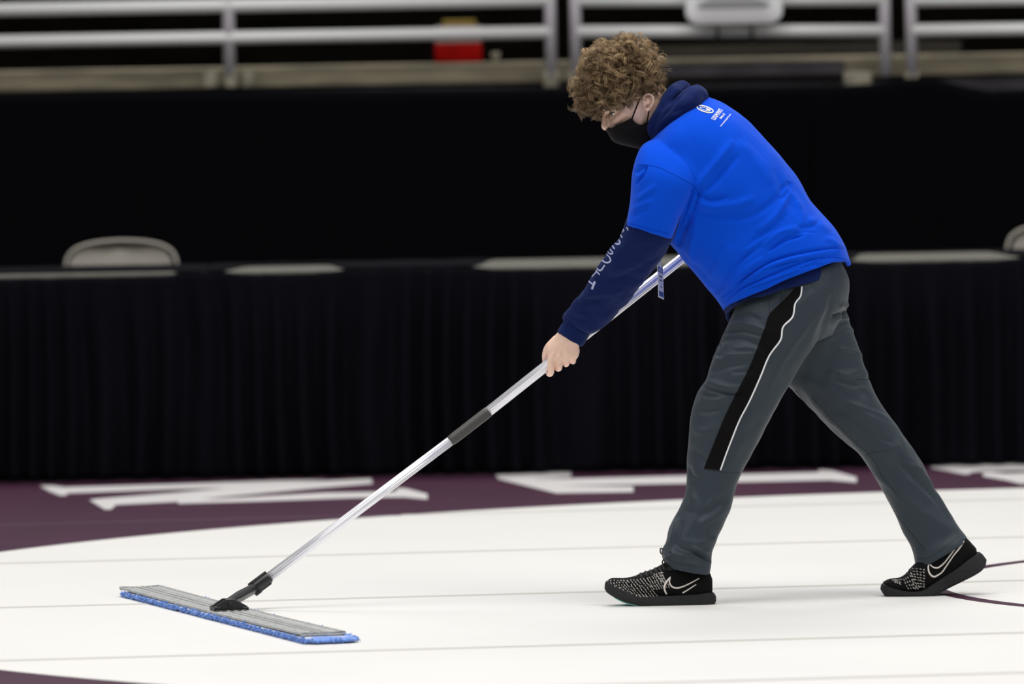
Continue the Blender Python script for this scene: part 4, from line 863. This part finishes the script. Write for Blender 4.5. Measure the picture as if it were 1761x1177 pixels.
# extruded aluminium plate with raised lips and ribs
def sag(u): return .0035 * (u / hu) ** 2 + .001
def MR(u, v, z): return cen + ax * u + ay * v + az * z
pr = [(-hv, .033), (-hv, .039), (-hv + .004, .0398), (-hv + .009, .036), (-.036, .0355), (-.034, .037), (-.030, .037), (-.028, .0355), (-.014, .0355), (-.012, .0385), (-.009, .0385), (-.007, .0355), (.007, .0355), (.009, .0385), (.012, .0385), (.014, .0355), (.028, .0355), (.030, .037), (.034, .037), (.036, .0355), (hv - .009, .036), (hv - .004, .0398), (hv, .039), (hv, .033)]
us = np.linspace(-hu, hu, 25)
MB().rings([[MP(u, v, z + sag(u)) for v, z in pr] for u in us]).build('frame', m_frame, mop, smooth=False)['label'] = 'ribbed grey aluminium frame'
for s_ in (-1, 1): MB().box(MP(s_ * (hu - .004), 0, .0365), (.010, Wm, .006), (ax, ay, az)).build('end_cap', m_frame, mop, smooth=False, bevel=.003)
# pad: white backing, blue pile
MB().rings([[MR(u, v, z) for v, z in ((-hv - .001, .010), (-hv - .0035, .0158), (-hv + .006, .0165), (hv - .01, .0165), (hv + .0035, .0158), (hv + .001, .010))] for u in np.linspace(-hu + .05, hu + .04, 20)]).build('pad_backing', m_padw, mop)['label'] = 'white upper edge of the pad'
pd = MB(); n_u = 420; n_s = 28; R = []
for i in range(n_u):
    u = -hu + .045 + (2 * hu + .035) * i / (n_u - 1); e = min(1, min(i, n_u - 1 - i) / 7) ** .5; r_ = []
    for j in range(n_s):
        a = 2 * math.pi * j / n_s; c_, s_ = math.cos(a), math.sin(a); vx = .007 + math.copysign(abs(c_) ** .45, c_) * (hv + .012) * (.6 + .4 * e); z = .0095 + math.copysign(abs(s_) ** .6, s_) * .0075 * (.3 + .7 * e)
        q_ = Vector((u * 55, vx * 70, z * 70)); k_ = noise.noise(q_) * .005 + noise.noise(q_ * 2.7) * .0025
        p = MR(u, vx + c_ * k_ * 1.6, max(.002, z + (s_ * k_ * .5 if s_ > 0 else 0))); r_.append(p)
    R.append(r_)
pad = pd.rings(R).build('microfibre_pad', m_pad, mop); pad['label'] = 'fluffy blue microfibre pad'
tf = MB()
for i in range(2600):
    u = rng.uniform(-hu + .045, hu + .075); s_ = rng.choice([-1, 1]) if u < hu + .06 else 0
    v0 = .007 + s_ * (hv + .009) if s_ else rng.uniform(-hv, hv)
    z0 = rng.uniform(.004, .016); o_ = np.array([rng.normal(0, .004), s_ * rng.uniform(.002, .008), rng.normal(-.002, .004)])
    if not s_: o_[0] = rng.uniform(.004, .02)
    p0 = MR(u, v0, z0); p1 = MR(u + o_[0], v0 + o_[1], max(.003, z0 + o_[2])); tf.tube([p0, (p0 + p1) / 2 + [0, 0, .0015], p1], [.0016, .0018, .0012], 5, 1, round_ends=False)
t_ = tf.build('pile', m_pad, pad); t_['kind'] = 'stuff'
# handle
def PC(x, o_=0): y, d = pole_c(x); return P(x, y, d)
MB().tube([PC(455), PC(600), PC(783)], .0134, 96, 1, False, .03).build('lower_tube', m_alu, mop)['label'] = 'silver lower handle tube'
MB().tube([PC(826), PC(1000), PC(1322)], .0142, 96, 1, False, .03).build('upper_tube', m_alu, mop)['label'] = 'silver upper handle tube'
MB().tube([PC(774), PC(776), PC(782), PC(834), PC(839), PC(840)], [.0138, .0152, .016, .0162, .0158, .0148], 28, 1, False).build('twist_grip', m_rubber, mop)['label'] = 'dark grey twist lock sleeve'
MB().tube([PC(1316), PC(1320), PC(1330), PC(1336)], [.0155, .016, .0155, .012], 24, 1, False).build('end_grip', m_black, mop)
jd = (PC(600) - PC(463)); jd /= np.linalg.norm(jd); js = np.cross(jd, [0, 0, 1.]); js /= np.linalg.norm(js); ju = np.cross(js, jd)
def JP(s_, a=0, b=0): return PC(463) + jd * s_ + js * a + ju * b       # along the handle from the top of the clamp
m = MB(); m.tube([JP(.002), JP(-.002), JP(-.03), JP(-.058)], [.0148, .0165, .0175, .0175], 20, 1, False)
m.box(JP(-.03, 0, .0165), (.062, .016, .008), (jd, js, ju)); m.box(JP(-.03, 0, -.0165), (.05, .014, .006), (jd, js, ju)); m.box(JP(-.052, .0, -.014), (.02, .034, .012), (jd, js, ju))
m.build('clamp', m_black, mop, bevel=.0015)['label'] = 'black locking clamp'
bot = MP(.0, 0, .06); jt = cen + 0
end = MP(0, 0, .058)
st = JP(-.055); mid = st + (end - st) * .55
m = MB(); m.tube([st, st + (end - st) * .3, mid, st + (end - st) * .75, end], [.0152, .0152, .0158, .014, .012], 18, 3)
m.build('socket', m_black, mop)
MB().tube([mid + js * .0155, mid + js * .017], .0028, 10, 1, False).build('rivet', m_alu, mop)
MB().tube([mid - js * .0155, mid - js * .017], .0028, 10, 1, False).build('rivet', m_alu, mop)
eu, ev = 0.0, 0.0
m = MB()
for s_ in (-1, 1):
    m.add([MP(eu + a, ev + b, z) for a in (s_ * .016 - .006, s_ * .016 + .006) for b, z in ((-.043, .036), (-.043, .050), (-.010, .070), (.014, .070), (.052, .048), (.052, .036))],
          [(0, 1, 2, 3, 4, 5), (11, 10, 9, 8, 7, 6), (0, 6, 7, 1), (1, 7, 8, 2), (2, 8, 9, 3), (3, 9, 10, 4), (4, 10, 11, 5), (5, 11, 6, 0)])
m.box(MP(eu, ev - .036, .043), (.05, .02, .014), (ax, ay, az)); m.box(MP(eu, ev + .044, .041), (.05, .02, .011), (ax, ay, az)); m.box(MP(eu, ev, .037), (.07, .088, .006), (ax, ay, az))
m.tube([MP(eu - .026, ev, .056), MP(eu + .026, ev, .056)], .007, 14, 1, False)
m.build('swivel_base', m_black, mop, smooth=False, bevel=.002)['label'] = 'black swivel base'
